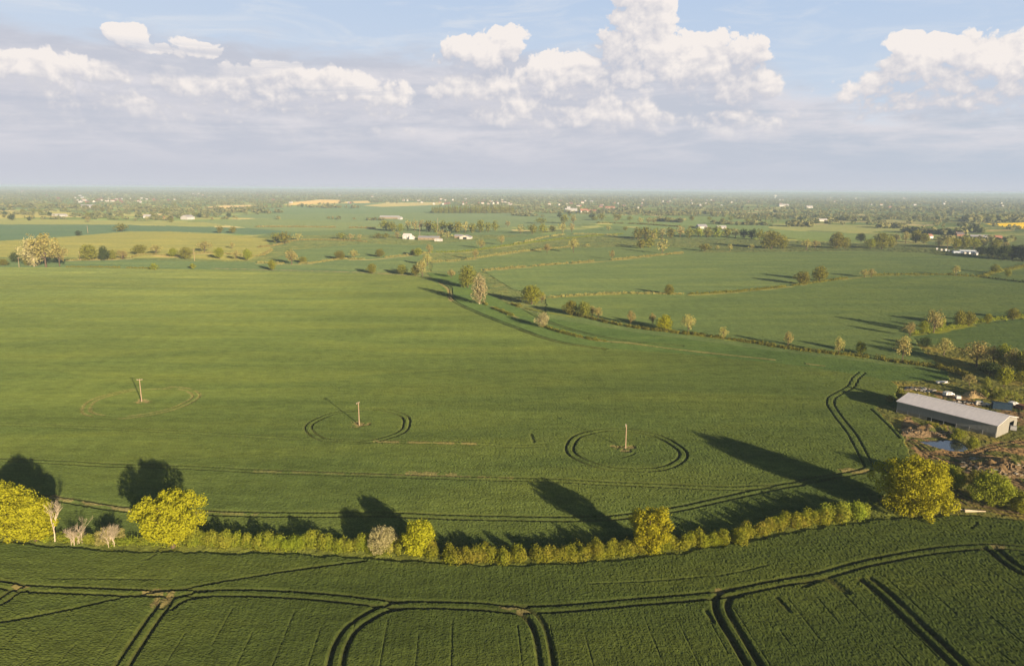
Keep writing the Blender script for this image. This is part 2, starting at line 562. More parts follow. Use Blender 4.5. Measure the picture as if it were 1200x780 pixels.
POLYS = [  # name, label, tone, picture polygon, material, crop?
    ('crop_field', 'dark green young cereal field in the foreground with curving tractor tramlines', (0.067, 0.094, 0.022),
     FRONT_EDGE + [(1700, 1300), (-600, 1300)], 'crop'),
    ('crop_field', 'large green cereal field in the middle with three ringed poles', (0.077, 0.110, 0.029),
     [(-400, 560), (0, 615), (100, 624), (200, 629), (300, 633), (477, 638), (524, 646), (600, 649), (650, 648), (720, 643), (768, 637), (856, 626), (924, 610), (1000, 600),
      (1030, 585), (1062, 560), (1064, 529), (1057, 509), (1030, 482), (1024, 478), (1036, 474), (1050, 477), (1050, 466), (1052, 452)] + MAIN_NE[::-1] +
     [(430, 320), (300, 317), (150, 314), (0, 313), (-400, 311)], 'crop'),
    ('crop_field', 'narrow curved green field strip between the two hedgerows right of centre', (0.066, 0.110, 0.032),
     MAIN_NE + [(1112, 445), (1112, 436)] + H2[::-1][1:] + [(560, 333), (540, 322), (500, 319)], 'crop'),
    ('crop_field', 'blue-green field behind the hedgerow of bronze trees on the right', (0.090, 0.132, 0.046),
     L3 + H2[2:] + [(1075, 405), (1070, 392), (1100, 388), (1150, 378), (1200, 372), (1400, 350), (1400, 285), (1200, 311)], 'crop'),
    ('crop_field', 'small green field at the right edge behind the barn trees', (0.074, 0.116, 0.038),
     [(1070, 393), (1100, 389), (1150, 379), (1200, 373), (1400, 352), (1400, 440), (1200, 420), (1150, 412), (1113, 405), (1076, 400)], 'crop'),
    ('crop_field', 'wide blue-green field on the right reaching the parked vehicles', (0.096, 0.140, 0.054),
     L4 + [(900, 295), (1000, 294), (1080, 296), (1150, 303), (1200, 307), (1400, 322), (1400, 284), (1200, 310)] + L3 + [(600, 338), (580, 326)], 'crop'),
    ('crop_field', 'slim green field between two thin hedge lines at centre', (0.092, 0.132, 0.052),
     L5 + [(760, 288), (830, 291), (810, 296)] + L4[::-1][1:] + [(540, 322), (505, 318)], 'crop'),
    ('crop_field', 'narrow blue-green strip behind the large field on the left', (0.082, 0.125, 0.055),
     [(-400, 303), (0, 304), (75, 306), (150, 304), (230, 306), (300, 307), (430, 318), (430, 320), (300, 317), (150, 314), (0, 313), (-400, 311)], 'crop'),
    ('pasture_field', 'pale yellow-green rounded field on the left behind the tree row', (0.185, 0.195, 0.062),
     [(-400, 302), (0, 301), (60, 301), (150, 302), (200, 302), (290, 305), (318, 292), (312, 280), (290, 276), (200, 271), (150, 271), (80, 277), (0, 282), (-400, 290)], 'grass'),
    ('crop_field', 'green field in front of the white farmhouse', (0.088, 0.130, 0.055),
     [(300, 308), (325, 303), (345, 293), (430, 285), (480, 287), (520, 285), (640, 274), (650, 281), (600, 286), (550, 293), (505, 297), (500, 318), (430, 318)], 'crop'),
]
FARPOLYS = [
    ((0.075, 0.125, 0.075), [(-400, 262), (130, 263), (290, 267), (340, 271), (300, 275), (190, 271), (80, 277), (0, 282), (-400, 290)]),
    ((0.19, 0.21, 0.08), [(-400, 255), (0, 256), (240, 260), (270, 265), (130, 263), (-400, 262)]),
    ((0.26, 0.25, 0.08), [(-400, 247), (0, 247), (85, 249), (80, 254), (0, 256), (-400, 255)]),
    ((0.095, 0.14, 0.065), [(300, 266), (450, 268), (600, 270), (640, 274), (520, 284), (450, 284), (345, 292), (325, 303), (312, 280), (302, 276), (338, 271)]),
    ((0.13, 0.175, 0.08), [(230, 259), (300, 256), (450, 262), (600, 266), (600, 270), (450, 268), (340, 271), (290, 267)]),
    ((0.12, 0.17, 0.085), [(240, 253), (330, 250), (600, 249), (720, 252), (700, 262), (600, 266), (450, 262)]),
    ((0.11, 0.165, 0.085), [(300, 245), (420, 238), (520, 239), (600, 248), (330, 251)]),
    ((0.10, 0.15, 0.065), [(640, 274), (720, 264), (880, 283), (830, 291), (760, 288), (700, 290), (650, 291), (600, 296), (550, 304), (505, 308), (505, 297), (550, 294), (600, 287)]),
    ((0.13, 0.19, 0.075), [(700, 252), (850, 254), (900, 262), (900, 275), (720, 264)]),
    ((0.23, 0.26, 0.10), [(905, 262), (1050, 264), (1062, 270), (1000, 272), (905, 268)]),
    ((0.15, 0.21, 0.075), [(905, 269), (1000, 273), (1050, 279), (1000, 284), (905, 277)]),
    ((0.25, 0.25, 0.11), [(950, 255), (1040, 257), (1100, 262), (960, 260)]),
    ((0.12, 0.16, 0.06), [(1100, 280), (1220, 281), (1400, 283), (1400, 296), (1220, 292), (1130, 287)]),
    ((0.85, 0.60, 0.02), [(1155, 262), (1200, 260.6), (1500, 261), (1500, 271), (1200, 268), (1178, 265.5)]),
    ((0.48, 0.36, 0.14), [(332, 240.5), (345, 237), (375, 234.2), (400, 234.6), (398, 238), (350, 240)]),
    ((0.42, 0.33, 0.13), [(405, 236.4), (432, 235.4), (434, 238), (404, 238)]),
    ((0.33, 0.30, 0.13), [(425, 241), (450, 238.3), (520, 237), (515, 240), (450, 242.3)]),
    ((0.42, 0.33, 0.16), [(236, 243), (262, 241), (300, 240), (300, 242), (260, 243.6)]),
    ((0.34, 0.29, 0.12), [(1150, 269), (1180, 268.5), (1190, 270), (1160, 271)]),
]
HEDGE_FOOT = [(-150, 607), (0, 627.5), (100, 635.5), (200, 639), (300, 642.5), (400, 644), (477, 647), (524, 656), (590, 658.5), (650, 656.5), (710, 652), (768, 646.5), (856.5, 636), (924, 619.5), (1000, 608), (1030, 603)]

# tramlines: picture centre line, wheel offset, half width, depth
A = [(-60, 672), (-20, 680), (10, 685), (30, 688), (102, 691), (172, 693.5), (233, 693.5), (292, 693.5), (350, 696), (403, 700.5), (465, 707), (512, 707.5), (565, 709.5),
     (598, 712.5), (650, 712), (738, 704.5), (839, 695.5), (915, 681.5), (960, 673.5), (1000, 662.5), (1025, 656.5), (1069, 648), (1112, 642), (1159, 639), (1200, 641.5), (1290, 654)]
TRACKS = [
    (A, 1.12, 0.42, 0.6), ([(190, 700), (191, 708), (175, 730), (142, 780), (105, 840), (60, 920)], 1.12, 0.45, 0.6),
    ([(196, 712), (205, 704), (222, 697.5), (248, 694)], 1.12, 0.45, 0.6),
    ([(0, 704), (14, 694), (30, 688)], 1.1, 0.45, 0.6), ([(-60, 722), (-20, 712), (0, 704)], 1.1, 0.45, 0.6),
    ([(360, 880), (388, 800), (392, 780), (398, 757), (410, 737), (430, 722), (453, 711), (480, 707)], 1.15, 0.5, 0.65),
    ([(598, 712), (615, 715.5), (626, 725), (634, 742), (640.5, 780), (650, 880)], 1.15, 0.5, 0.65),
    ([(862, 692.5), (849, 697), (845, 709), (852, 727), (866, 750), (884, 780), (930, 860)], 1.2, 0.6, 0.7),
    ([(1014, 677), (1036, 694), (1062, 719), (1126, 780), (1220, 875)], 1.2, 0.55, 0.65),
    ([(1160, 640), (1170, 648), (1186, 661), (1215, 676), (1280, 700)], 1.2, 0.6, 0.65),
    # middle field
    ([(-30, 576), (20, 580), (70, 584), (150, 596), (225, 599), (300, 601.5), (388, 602), (460, 602), (536, 605), (650, 607), (703, 606.5), (735, 603.5), (792, 595.5), (856, 581.5), (927, 566.5), (1000, 553), (1016, 548.5)], 1.15, 0.5, 0.5),
    ([(1010, 436), (1002, 443), (997, 452), (985, 459), (974, 466), (974, 475), (984, 490), (998, 508), (1010, 530), (1019, 547)], 1.3, 0.3, 0.55),
    ([(640, 521), (600, 522), (560, 519), (450, 516.5), (350, 513), (200, 505), (100, 500), (-50, 494)], 1.1, 0.4, 0.25),
    ([(-60, 535), (0, 538), (75, 541), (125, 544), (225, 547), (300, 551), (418, 555), (536, 559), (650, 562), (704, 565), (777, 568), (860, 571), (940, 566)], 1.1, 0.45, 0.35),
    ([(1024, 479), (1042, 496), (1058, 513)], 1.0, 0.3, 0.5),
    ([(517, 331), (527, 337), (529, 350), (550, 362), (600, 382), (650, 399), (710, 409)], 1.3, 0.7, 0.6),
    ([(573, 330), (583, 338), (588, 350), (610, 360), (650, 380), (720, 397), (800, 405)], 1.3, 0.8, 0.4),
]
SINGLES = [
    ([(-40, 736), (0, 728), (80, 713), (157, 696), (213, 688.5), (262, 680), (350, 666), (427, 656)], 0.0, 0.45, 0.5),
    ([(942, 686), (960, 679), (972, 680)], 0, 0.5, 0.4), ([(974, 679), (985, 688), (991, 692)], 0, 0.9, 0.5),
    ([(172, 655), (182, 648)], 0, 0.25, 0.3), ([(58, 677), (110, 677), (200, 678)], 0, 0.3, 0.2), ([(1138, 618), (1145, 612)], 0, .3, .3),
    ([(622, 508), (625, 517)], 0, 0.5, 0.4), ([(910, 699), (925, 715)], 0, 0.4, 0.4), ([(827, 714), (836, 728)], 0, 0.4, 0.4),
    ([(730, 535), (738, 533), (744, 530)], 0, 0.4, 0.3), ([(840, 674), (870, 668), (900, 661)], 0, .3, .2), ([(690, 683), (760, 680), (830, 674)], 0, .3, .2),
]
CIRCLES = [(G(732, 525), 16.3, 18.7), (G(421, 497), 15.8, 18.0), (G(166, 470), 17.3, 19.8)]
DIRT = [
    [(1058, 506), (1066, 512), (1083, 516), (1100, 522), (1120, 527), (1140, 526), (1152, 519), (1180, 515), (1400, 505), (1400, 590), (1200, 572), (1178, 560), (1150, 552), (1125, 546), (1098, 540), (1080, 535), (1068, 524)],
    [(1088, 456), (1104, 457), (1138, 466), (1150, 470), (1152, 476), (1128, 474), (1100, 465)],
    [(1060, 433), (1075, 437), (1100, 440), (1108, 444), (1080, 443), (1050, 439), (1010, 437)],
    [(1088, 434), (1108, 436), (1110, 438), (1090, 438)],
    [(1062, 486), (1085, 490), (1110, 497), (1120, 508), (1112, 513), (1090, 515), (1070, 510), (1054, 500)],
    [(1150, 478), (1400, 470), (1400, 492), (1198, 497), (1172, 492)],
]
POND = [(1073, 514.8), (1090, 514.3), (1105, 513), (1118, 513), (1125, 516), (1132, 521), (1134, 524), (1126, 527), (1113, 526), (1100, 523), (1088, 519), (1078, 516.5)]

BANKS = [
    ([(566, 355), (600, 370), (630, 380), (660, 390), (700, 399), (737, 402), (797, 410), (900, 421), (975, 430), (1025, 436)], 1.3, (0.20, 0.205, 0.075)),
    ([(640, 350), (680, 347), (732, 345), (800, 346), (860, 343), (910, 338), (950, 333), (1000, 326), (1037, 323), (1112, 323)], 2.0, (0.22, 0.23, 0.07)),
    ([(567, 318), (600, 315), (650, 311), (712, 306), (775, 300), (800, 297)], 2.6, (0.26, 0.25, 0.09)),
    ([(507, 308), (550, 305), (600, 297), (650, 292), (690, 288)], 2.6, (0.24, 0.24, 0.09)),
    ([(1070, 393), (1100, 389), (1150, 379), (1200, 373), (1240, 366)], 2.6, (0.22, 0.24, 0.03)),
    ([(1118, 323), (1150, 325), (1160, 322), (1200, 313), (1230, 307)], 3.0, (0.20, 0.23, 0.05)),
    ([(505, 297), (550, 295), (600, 288), (650, 282)], 3.0, (0.24, 0.25, 0.10)),
    ([(300, 309), (345, 310), (370, 309), (400, 305), (440, 304), (505, 297)], 2.5, (0.30, 0.28, 0.12)),
    ([(80, 305.5), (145, 304), (170, 299), (205, 301), (240, 297), (300, 300)], 3.0, (0.34, 0.30, 0.14)),
    ([(600, 357), (640, 366), (712, 378), (750, 385), (800, 391), (850, 398), (900, 405), (950, 412), (1000, 418), (1055, 426)], 1.2, (0.16, 0.19, 0.04)),
]
SOIL = np.array((0.165, 0.125, 0.065))
TAN = np.array((0.27, 0.21, 0.10))


def fan(r0, r1, kr, ka, half):
    nr = int(math.log(r1 / r0) / kr) + 1
    na = int(2 * half / ka) + 1
    r = r0 * np.exp(np.arange(nr + 1) * kr)
    a = np.linspace(-half, half, na + 1)
    R, Aa = np.meshgrid(r, a, indexing='ij')
    P = np.stack([R * np.sin(Aa), R * np.cos(Aa)], -1).reshape(-1, 2)
    i = np.arange(nr)[:, None] * (na + 1) + np.arange(na)[None, :]
    Fq = np.stack([i, i + 1, i + na + 2, i + na + 1], -1).reshape(-1, 4)[:, ::-1]
    return P, Fq, R.reshape(-1), nr, na


def vnoise(P, s, seed):
    """cheap smooth value noise"""
    q = P / s
    i = np.floor(q).astype(np.int64)
    f = q - i
    f = f * f * (3 - 2 * f)

    def h(a, b):
        x = np.sin(a * 127.1 + b * 311.7 + seed * 17.3) * 43758.5453
        return x - np.floor(x)
    v00, v10, v01, v11 = h(i[:, 0], i[:, 1]), h(i[:, 0] + 1, i[:, 1]), h(i[:, 0], i[:, 1] + 1), h(i[:, 0] + 1, i[:, 1] + 1)
    return (v00 * (1 - f[:, 0]) + v10 * f[:, 0]) * (1 - f[:, 1]) + (v01 * (1 - f[:, 0]) + v11 * f[:, 0]) * f[:, 1]


NEAR_R = 1250.0


def build_near():
    half = math.radians(43)
    P, Fq, R, nr, na = fan(84, NEAR_R, 0.0019, 0.0019, half)
    n = len(P)
    ident = np.full(n, -1, dtype=np.int32)
    # jitter the test point a little so that field edges are not ruled lines
    J = P + np.stack([vnoise(P, 3, 1) - 0.5, vnoise(P, 3, 2) - 0.5], -1) * 1.4 * np.minimum(1, 300 / R)[:, None]
    for k, (nm, lab, tone, poly, mt) in enumerate(POLYS):
        m = inside(J, GA(poly)) & (ident < 0)
        ident[m] = k
    tone = np.zeros((n, 3))
    tone[:] = (0.15, 0.16, 0.045)
    tone[R > 430] = (0.10, 0.135, 0.052)
    gvar = vnoise(P, 5, 3)
    tone *= (0.75 + 0.5 * gvar)[:, None]
    tone[(gvar > 0.62)] *= np.array((1.15, 0.98, 0.9))
    z = np.full(n, -0.45) + 0.25 * (vnoise(P, 1.3, 5) - 0.5) + 0.1 * vnoise(P, 9, 9)
    for k, (nm, lab, t, poly, mt) in enumerate(POLYS):
        m = ident == k
        tone[m] = t
        z[m] = 0.0 if mt == 'crop' else -0.3
    crop = (ident >= 0)
    sp = R * 0.0019
    z += rng.normal(0, 1, n) * sp * np.where(crop, np.where(R < 150, 0.16, np.clip(0.16 - (R - 150) / 1400, 0.05, 1)), 0.12)
    # soft unevenness of the crop height
    z[crop] += (0.045 * (vnoise(P[crop], 2.3, 11) - 0.5) + 0.05 * (vnoise(P[crop], 0.9, 12) - 0.5)) * np.clip(1.25 - R[crop] / 260, 0.12, 1)
    rut = np.zeros(n)
    soil = np.zeros(n)

    def carve(D, half_w, depth, fade=1.0):
        w = np.maximum(half_w, sp * 0.55)
        f = np.clip(1 - (D - w * 0.55) / (w * 0.9), 0, 1) * fade
        np.maximum(rut, f * depth, out=rut)
    main = ident == 1
    for grp in (TRACKS, SINGLES):
        for (pts, off, hw, dep) in grp:
            L = smooth_line(GA(pts))
            if off:
                t = np.gradient(L, axis=0)
                t /= np.linalg.norm(t, axis=1)[:, None]
                nrm = np.stack([-t[:, 1], t[:, 0]], -1)
                for s in (-off, off):
                    D, S = line_dist(P, L + nrm * s, 5)
                    carve(D, hw, dep, 0.75 + 0.5 * (vnoise(np.stack([S, S * 0], -1), 6, 21 + s) - 0.3))
            else:
                D, S = line_dist(P, L, 5)
                carve(D, hw, dep, 0.5 + 0.8 * vnoise(np.stack([S, S * 0], -1), 2.5, 31))
    for ci, (c, ra, rb) in enumerate(CIRCLES):
        d = P - np.array((c.x, c.y))
        ang = np.arctan2(d[:, 1], d[:, 0])
        rr = np.linalg.norm(d, axis=1) + 0.25 * np.sin(ang * 2 + ci) + 0.35 * np.sin(ang * 3 + 1.3 * ci) + 0.2 * np.sin(ang * 7 + ci)
        for q, rad in enumerate((ra, rb)):
            fade = 0.45 + 0.55 * np.abs(np.cos(ang)) ** 0.7 + 0.2 * np.sin(ang * 5 + q)
            carve(np.abs(rr - rad), 0.36, 0.6 if ci != 2 else 0.4, np.clip(fade, 0.1, 1))
            if ci == 2:
                pale = (np.abs(rr - rad) < 0.7) & (fade > 0.45 + 0.4 * vnoise(P, 2, 77))
                soil[pale] = 0.2
        patch = (rr < 3.2 + 1.6 * np.sin(ang * 3 + ci)) & (vnoise(P, 1.1, 40 + ci) > 0.35) & (np.abs(d[:, 1]) < 3)
        soil[patch] = 0.5
        rut[patch] = np.maximum(rut[patch], 0.3)
    # drill lines: every 6 m, broken, in the foreground field only
    fr = ident == 0
    az = math.radians(-3.8)
    u = P[:, 0] * math.cos(az) - P[:, 1] * math.sin(az)
    v = P[:, 0] * math.sin(az) + P[:, 1] * math.cos(az)
    du = np.abs((u / 6.1) % 1 - 0.5) * 6.1
    uid = np.floor(u / 6.1)
    gate = vnoise(np.stack([v, uid * 31.0], -1), 11, 51) > 0.3
    Da, _ = line_dist(P, smooth_line(GA(A)), 14)
    south = fr & (inside(P, GA(A + [(1600, 1300), (-500, 1300)])))
    m = south & gate & (Da > 5)
    f = np.clip(1 - du / 0.24, 0, 1) * (0.08 + 0.14 * vnoise(np.stack([v, uid * 17.0], -1), 3.0, 53))
    rut[m] = np.maximum(rut[m], f[m])
    # fine drilling texture
    z[fr] += 0.014 * np.sin(u[fr] * 2 * math.pi / 1.5)
    z -= np.where(crop, rut, 0)
    tm = np.clip(rut / 0.6, 0, 1)[:, None] * 0.55
    tm = np.where(crop[:, None], tm, 0)
    tone = tone * (1 - tm) + SOIL * 0.28 * tm
    # worn places where tyres turn, bare tan tramlines
    for (x, y, rx, ry) in ((183, 692.3, 2.6, .6), (196, 700, .7, 1.6), (184, 702, .6, 1.4), (25, 686.5, 1.8, .5), (468, 705, 2, .35), (597, 710.5, 2.2, .5), (614, 715.5, 1.4, .4), (1168, 638.5, 1.8, .6), (1002, 551, 5, 1.0), (844, 691, 1.2, .4)):
        g = G(x, y)
        d2 = ((P[:, 0] - g.x) / rx) ** 2 + ((P[:, 1] - g.y) / (ry * 1.8)) ** 2 + 0.9 * (vnoise(P, 0.8, 60) - 0.5)
        mm = (d2 < 1) & crop
        soil[mm] = np.maximum(soil[mm], 0.45)
    for pts, hw, amt in (([(60, 581), (90, 586), (150, 595.5), (170, 597)], 1.0, 0.5), ([(170, 597), (225, 599), (300, 601)], 0.8, 0.25),
                         ([(440, 516.5), (500, 518), (556, 519.3)], 0.9, 0.35), ([(300, 551), (600, 559.5)], 0.8, 0.25), ([(480, 554), (530, 556)], 1.4, 0.4),
                         ([(515, 331), (526, 340), (529, 352)], 1.5, .5), ([(250, 314.5), (420, 319), (490, 323)], 2.5, 0.5)):
        D, S = line_dist(P, smooth_line(GA(pts)), 4)
        mm = (D < hw) & (vnoise(np.stack([S, D * 3], -1), 3, 71) > 0.3)
        soil[mm] = np.maximum(soil[mm], amt)
    tone = tone * (1 - soil[:, None]) + TAN * soil[:, None]
    # straw coloured banks under the thin hedges
    for pts, hw, tn in BANKS:
        D, S = line_dist(P, smooth_line(GA(pts)), 8)
        q = np.stack([S, S * 0], -1)
        mm = (D < hw * (0.5 + 0.9 * vnoise(q, 9, 83))) & (vnoise(q, 14, 85) > 0.36)
        tone[mm] = np.array(tn) * 0.82 * (0.7 + 0.4 * vnoise(P[mm], 4, 86))[:, None]
        z[mm] = np.maximum(z[mm], 0.25)
    # lighter tone in broad sweeps of the big field, rising towards the far left
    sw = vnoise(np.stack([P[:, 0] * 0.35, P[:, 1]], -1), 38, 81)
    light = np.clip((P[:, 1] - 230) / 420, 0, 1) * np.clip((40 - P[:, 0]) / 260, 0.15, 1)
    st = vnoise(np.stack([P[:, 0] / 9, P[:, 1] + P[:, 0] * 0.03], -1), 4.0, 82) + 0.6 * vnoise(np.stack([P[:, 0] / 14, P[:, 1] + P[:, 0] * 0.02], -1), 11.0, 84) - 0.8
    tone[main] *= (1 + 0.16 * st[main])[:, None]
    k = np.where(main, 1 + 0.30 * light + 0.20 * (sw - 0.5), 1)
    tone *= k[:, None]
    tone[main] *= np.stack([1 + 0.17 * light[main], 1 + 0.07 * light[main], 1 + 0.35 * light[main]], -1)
    # grass strip margins: yellow green beside the hedge
    marg = ~crop
    Dm, _ = line_dist(P, smooth_line(GA(HEDGE_FOOT)), 12)
    mm = marg & (Dm < 12)
    tone[mm] = np.array((0.125, 0.15, 0.032)) * (0.75 + 0.5 * vnoise(P[mm], 2.0, 88))[:, None]
    # yard: bare earth with wheel marks, mounds
    for poly in DIRT:
        m = inside(J, GA(poly)) & ~crop
        t = SOIL * (1.0 + 0.9 * vnoise(P[m], 2.2, 91)[:, None]) * np.array((1.05, 0.95, 0.9))
        gpatch = vnoise(P[m], 3.4, 95) > 0.58
        t[gpatch] = (0.12, 0.13, 0.04)
        tone[m] = t
        z[m] += 0.3 * (vnoise(P[m], 2.6, 92) - 0.5) + 0.12 * (vnoise(P[m], 0.8, 93) - 0.5)
    for pts in ([(1066, 514), (1090, 528), (1130, 532), (1160, 522), (1200, 514)], [(1075, 520), (1100, 536), (1150, 548), (1200, 566)],
                [(1115, 578), (1140, 590), (1170, 597), (1210, 604)], [(1118, 574), (1150, 588), (1200, 598)]):
        L = smooth_line(GA(pts))
        t = np.gradient(L, axis=0)
        t /= np.linalg.norm(t, axis=1)[:, None]
        nrm = np.stack([-t[:, 1], t[:, 0]], -1)
        for s in (-0.95, 0.95):
            D, _ = line_dist(P, L + nrm * s, 2)
            m = (D < 0.4) & ~crop
            z[m] -= 0.15
            tone[m] = SOIL * 0.9
    pm = inside(P, GA(POND)) & ~crop
    z[pm] = -1.25
    # mounds: earth bank left of the pond, heap right
    for (x, y, rx, ry, hh) in ((1082, 504, 11, 3.5, 1.3), (1098, 506, 8, 3, 1.2), (1125, 512, 4, 3, 0.8), (1180, 548, 15, 7, 2.2), (1165, 536, 8, 3, 1.0), (1143, 461, 5, 3, 0.4)):
        g = G(x, y)
        d2 = ((P[:, 0] - g.x) / rx) ** 2 + ((P[:, 1] - g.y) / ry) ** 2
        m = (d2 < 1.2) & ~crop & ~pm
        z[m] += (hh * np.clip(1 - d2[m], 0, 1) * (0.5 + vnoise(P[m], 1.6, 97)))
    # outer skirt of every field: fall to the base
    verts = np.column_stack([P, z])
    fid = ident[Fq[:, 0]]
    objs = []
    for k in range(-1, len(POLYS)):
        fm = fid == k
        if not fm.any():
            continue
        fq = Fq[fm]
        used, inv = np.unique(fq, return_inverse=True)
        mt = GRASS if k < 0 or POLYS[k][4] == 'grass' else CROP
        me = mesh_np('field', verts[used], inv.reshape(-1, 4), (mt,), tone[used], smooth=False)
        if k < 0:
            o = link('rough_grass', me)
            tag(o, 'rough grass margins, hedge banks and bare earth farmyard between the fields', 'grass', kind='structure')
        else:
            o = link(POLYS[k][0], me)
            tag(o, POLYS[k][1], 'field', kind='structure')
        objs.append(o)
    return objs


build_near()

# Voronoi-like patchwork for the country beyond
seeds = []
srng = np.random.default_rng(21)
for _ in range(5200):
    r = 1100 * math.exp(srng.random() * math.log(30000 / 1100))
    a = (srng.random() - 0.5) * 1.6
    seeds.append((r * math.sin(a), r * math.cos(a), srng.random()))
seeds = np.array(seeds)
PAL = np.array([(0.12, 0.17, 0.06), (0.15, 0.20, 0.075), (0.10, 0.15, 0.06), (0.19, 0.22, 0.08), (0.26, 0.27, 0.10), (0.13, 0.18, 0.05), (0.10, 0.13, 0.05), (0.36, 0.32, 0.16)])


def nearest_two(P):
    """indices of nearest and second nearest seed (log-polar bins keep it cheap)"""
    lp = lambda Q: np.stack([np.log(np.maximum(np.hypot(Q[:, 0], Q[:, 1]), 1)) * 26, np.arctan2(Q[:, 0], Q[:, 1]) * 26], -1)
    sq, pq = lp(seeds), lp(P)
    i1 = np.zeros(len(P), np.int32)
    d1 = np.zeros(len(P))
    d2 = np.zeros(len(P))
    order = np.argsort(pq[:, 0], kind='stable')
    for c in np.array_split(order, max(1, len(P) // 1500)):
        lo, hi = pq[c].min(0) - 4, pq[c].max(0) + 4
        cand = np.nonzero((sq[:, 0] > lo[0]) & (sq[:, 0] < hi[0]))[0]
        d = np.abs(pq[c][:, None, :] - sq[cand][None]) ** 1.3
        d = d.sum(-1)
        part = np.argpartition(d, 1, axis=1)[:, :2]
        dd = np.take_along_axis(d, part, 1)
        sw = dd[:, 0] > dd[:, 1]
        part[sw] = part[sw][:, ::-1]
        dd[sw] = dd[sw][:, ::-1]
        i1[c] = cand[part[:, 0]]
        d1[c] = dd[:, 0]
        d2[c] = dd[:, 1]
    return i1, d1, d2


def farz(P):
    """the land lifts very slightly into low swells and a far ridge"""
    r = np.hypot(P[:, 0], P[:, 1])
    s = np.clip((r - 2500) / 5000, 0, 1)
    z = s * 14 * (vnoise(P, 1500, 5) - 0.35)
    ridge = np.exp(-((r - 19000) / 4000) ** 2) * (20 + 30 * vnoise(P, 5000, 8))
    return z + ridge


def build_far():
    P, Fq, R, nr, na = fan(NEAR_R * 0.995, 27500, 0.005, 0.0024, math.radians(46))
    i1, d1, d2 = nearest_two(P)
    rv = seeds[i1, 2]
    tone = PAL[(rv * 7.99).astype(int)] * (0.85 + 0.3 * ((rv * 97) % 1))[:, None]
    tan = (rv * 7.99).astype(int) == 7
    tone[tan & (((rv * 53) % 1) > 0.35)] = (0.10, 0.14, 0.07)
    for c, poly in FARPOLYS:
        tone[inside(P, GA(poly))] = c
    for k, (nm, lab, t, poly, mt) in enumerate(POLYS):
        tone[inside(P, GA(poly))] = t
    z = farz(P) - 0.35 + 0.03
    z += rng.normal(0, 1, len(P)) * np.minimum(R * 0.0024, 5) * 0.05
    me = mesh_np('far_land', np.column_stack([P, z]), Fq, (FARLAND,), tone, smooth=False)
    o = link('farmland', me)
    tag(o, 'distant patchwork of green and pale fields running to the horizon', 'farmland', kind='structure')


build_far()

# one base sheet under everything, to the horizon all round
rr = [0, 60, 200, 800, 3000, 10000, 28000]
bv = [(0, 0, -2.2)]
bf = []
K = 48
for r in rr[1:]:
    for j in range(K):
        t = 2 * math.pi * j / K
        bv.append((r * math.sin(t), r * math.cos(t), -2.2))
me = bpy.data.meshes.new('ground')
for j in range(K):
    bf.append((0, 1 + (j + 1) % K, 1 + j))
for i in range(len(rr) - 2):
    for j in range(K):
        a, b = 1 + i * K + j, 1 + i * K + (j + 1) % K
        bf.append((a, b, b + K, a + K))
me.from_pydata(bv, [], bf)
me.materials.append(plain('ground_green', (0.09, 0.12, 0.04), 0.95, 0.2, 0.01))
tag(link('ground', me), kind='structure')

# pond
PM, n_, o_ = material('pond_water')
p_ = n_.new('ShaderNodeBsdfPrincipled')
p_.inputs['Base Color'].default_value = (0.03, 0.045, 0.06, 1)
p_.inputs['Roughness'].default_value = 0.08
p_.inputs['IOR'].default_value = 1.33
p_.inputs['Specular IOR Level'].default_value = 0.9
b_ = n_.new('ShaderNodeBump')
b_.inputs['Strength'].default_value = 0.15
g_ = n_.new('ShaderNodeNewGeometry')
n_.l.new(n_.noise(g_.outputs['Position'], 1.2, 3), b_.inputs['Height'])
n_.l.new(b_.outputs[0], p_.inputs['Normal'])
n_.l.new(p_.outputs[0], o_.inputs[0])
pv = [(*G(x, y, -0.62)[:2], -0.62) for x, y in [(1068, 514), (1090, 512), (1120, 511), (1138, 522), (1134, 529), (1110, 528), (1090, 522)]]
me = bpy.data.meshes.new('pond')
me.from_pydata(pv, [], [tuple(range(len(pv)))][:1])
me.materials.append(PM)
me.update()
tag(link('pond', me), 'small still pond reflecting blue sky beside the barn', 'pond', kind='structure')


# ------------------------------------------------------------------ trees
def leaves(centres, radii, n, size, r, flat=1.0, core=0.35):
    """leaf sprays spread over the shells of many clumps; returns verts, quads"""
    centres = np.asarray(centres, float)
    radii = np.asarray(radii, float)
    w = radii ** 2
    idx = r.choice(len(centres), n, p=w / w.sum())
    d = r.normal(0, 1, (n, 3))
    d /= np.linalg.norm(d, axis=1)[:, None]
    rad = radii[idx] * (1 - core * r.random(n) ** 1.5)
    rad *= 1 + 0.45 * r.random(n) * (r.random(n) < 0.16)
    pos = centres[idx] + d * rad[:, None] * np.array((1, 1, flat))
    nn = d + r.normal(0, 0.52, (n, 3))
    nn /= np.linalg.norm(nn, axis=1)[:, None]
    h = np.where(np.abs(nn[:, 2:3]) < 0.9, np.array([[0, 0, 1.0]]), np.array([[1.0, 0, 0]]))
    a = np.cross(nn, h)
    a /= np.linalg.norm(a, axis=1)[:, None]
    b = np.cross(nn, a)
    ph = r.random(n) * math.pi
    a2 = a * np.cos(ph)[:, None] + b * np.sin(ph)[:, None]
    b2 = -a * np.sin(ph)[:, None] + b * np.cos(ph)[:, None]
    s = size * (0.55 + 0.9 * r.random(n))[:, None]
    q = [pos - a2 * s, pos - b2 * s * (0.4 + 0.5 * r.random((n, 1))), pos + a2 * s, pos + b2 * s * (0.4 + 0.5 * r.random((n, 1)))]
    V = np.stack(q, 1).reshape(-1, 3)
    return V, np.arange(4 * n).reshape(-1, 4)


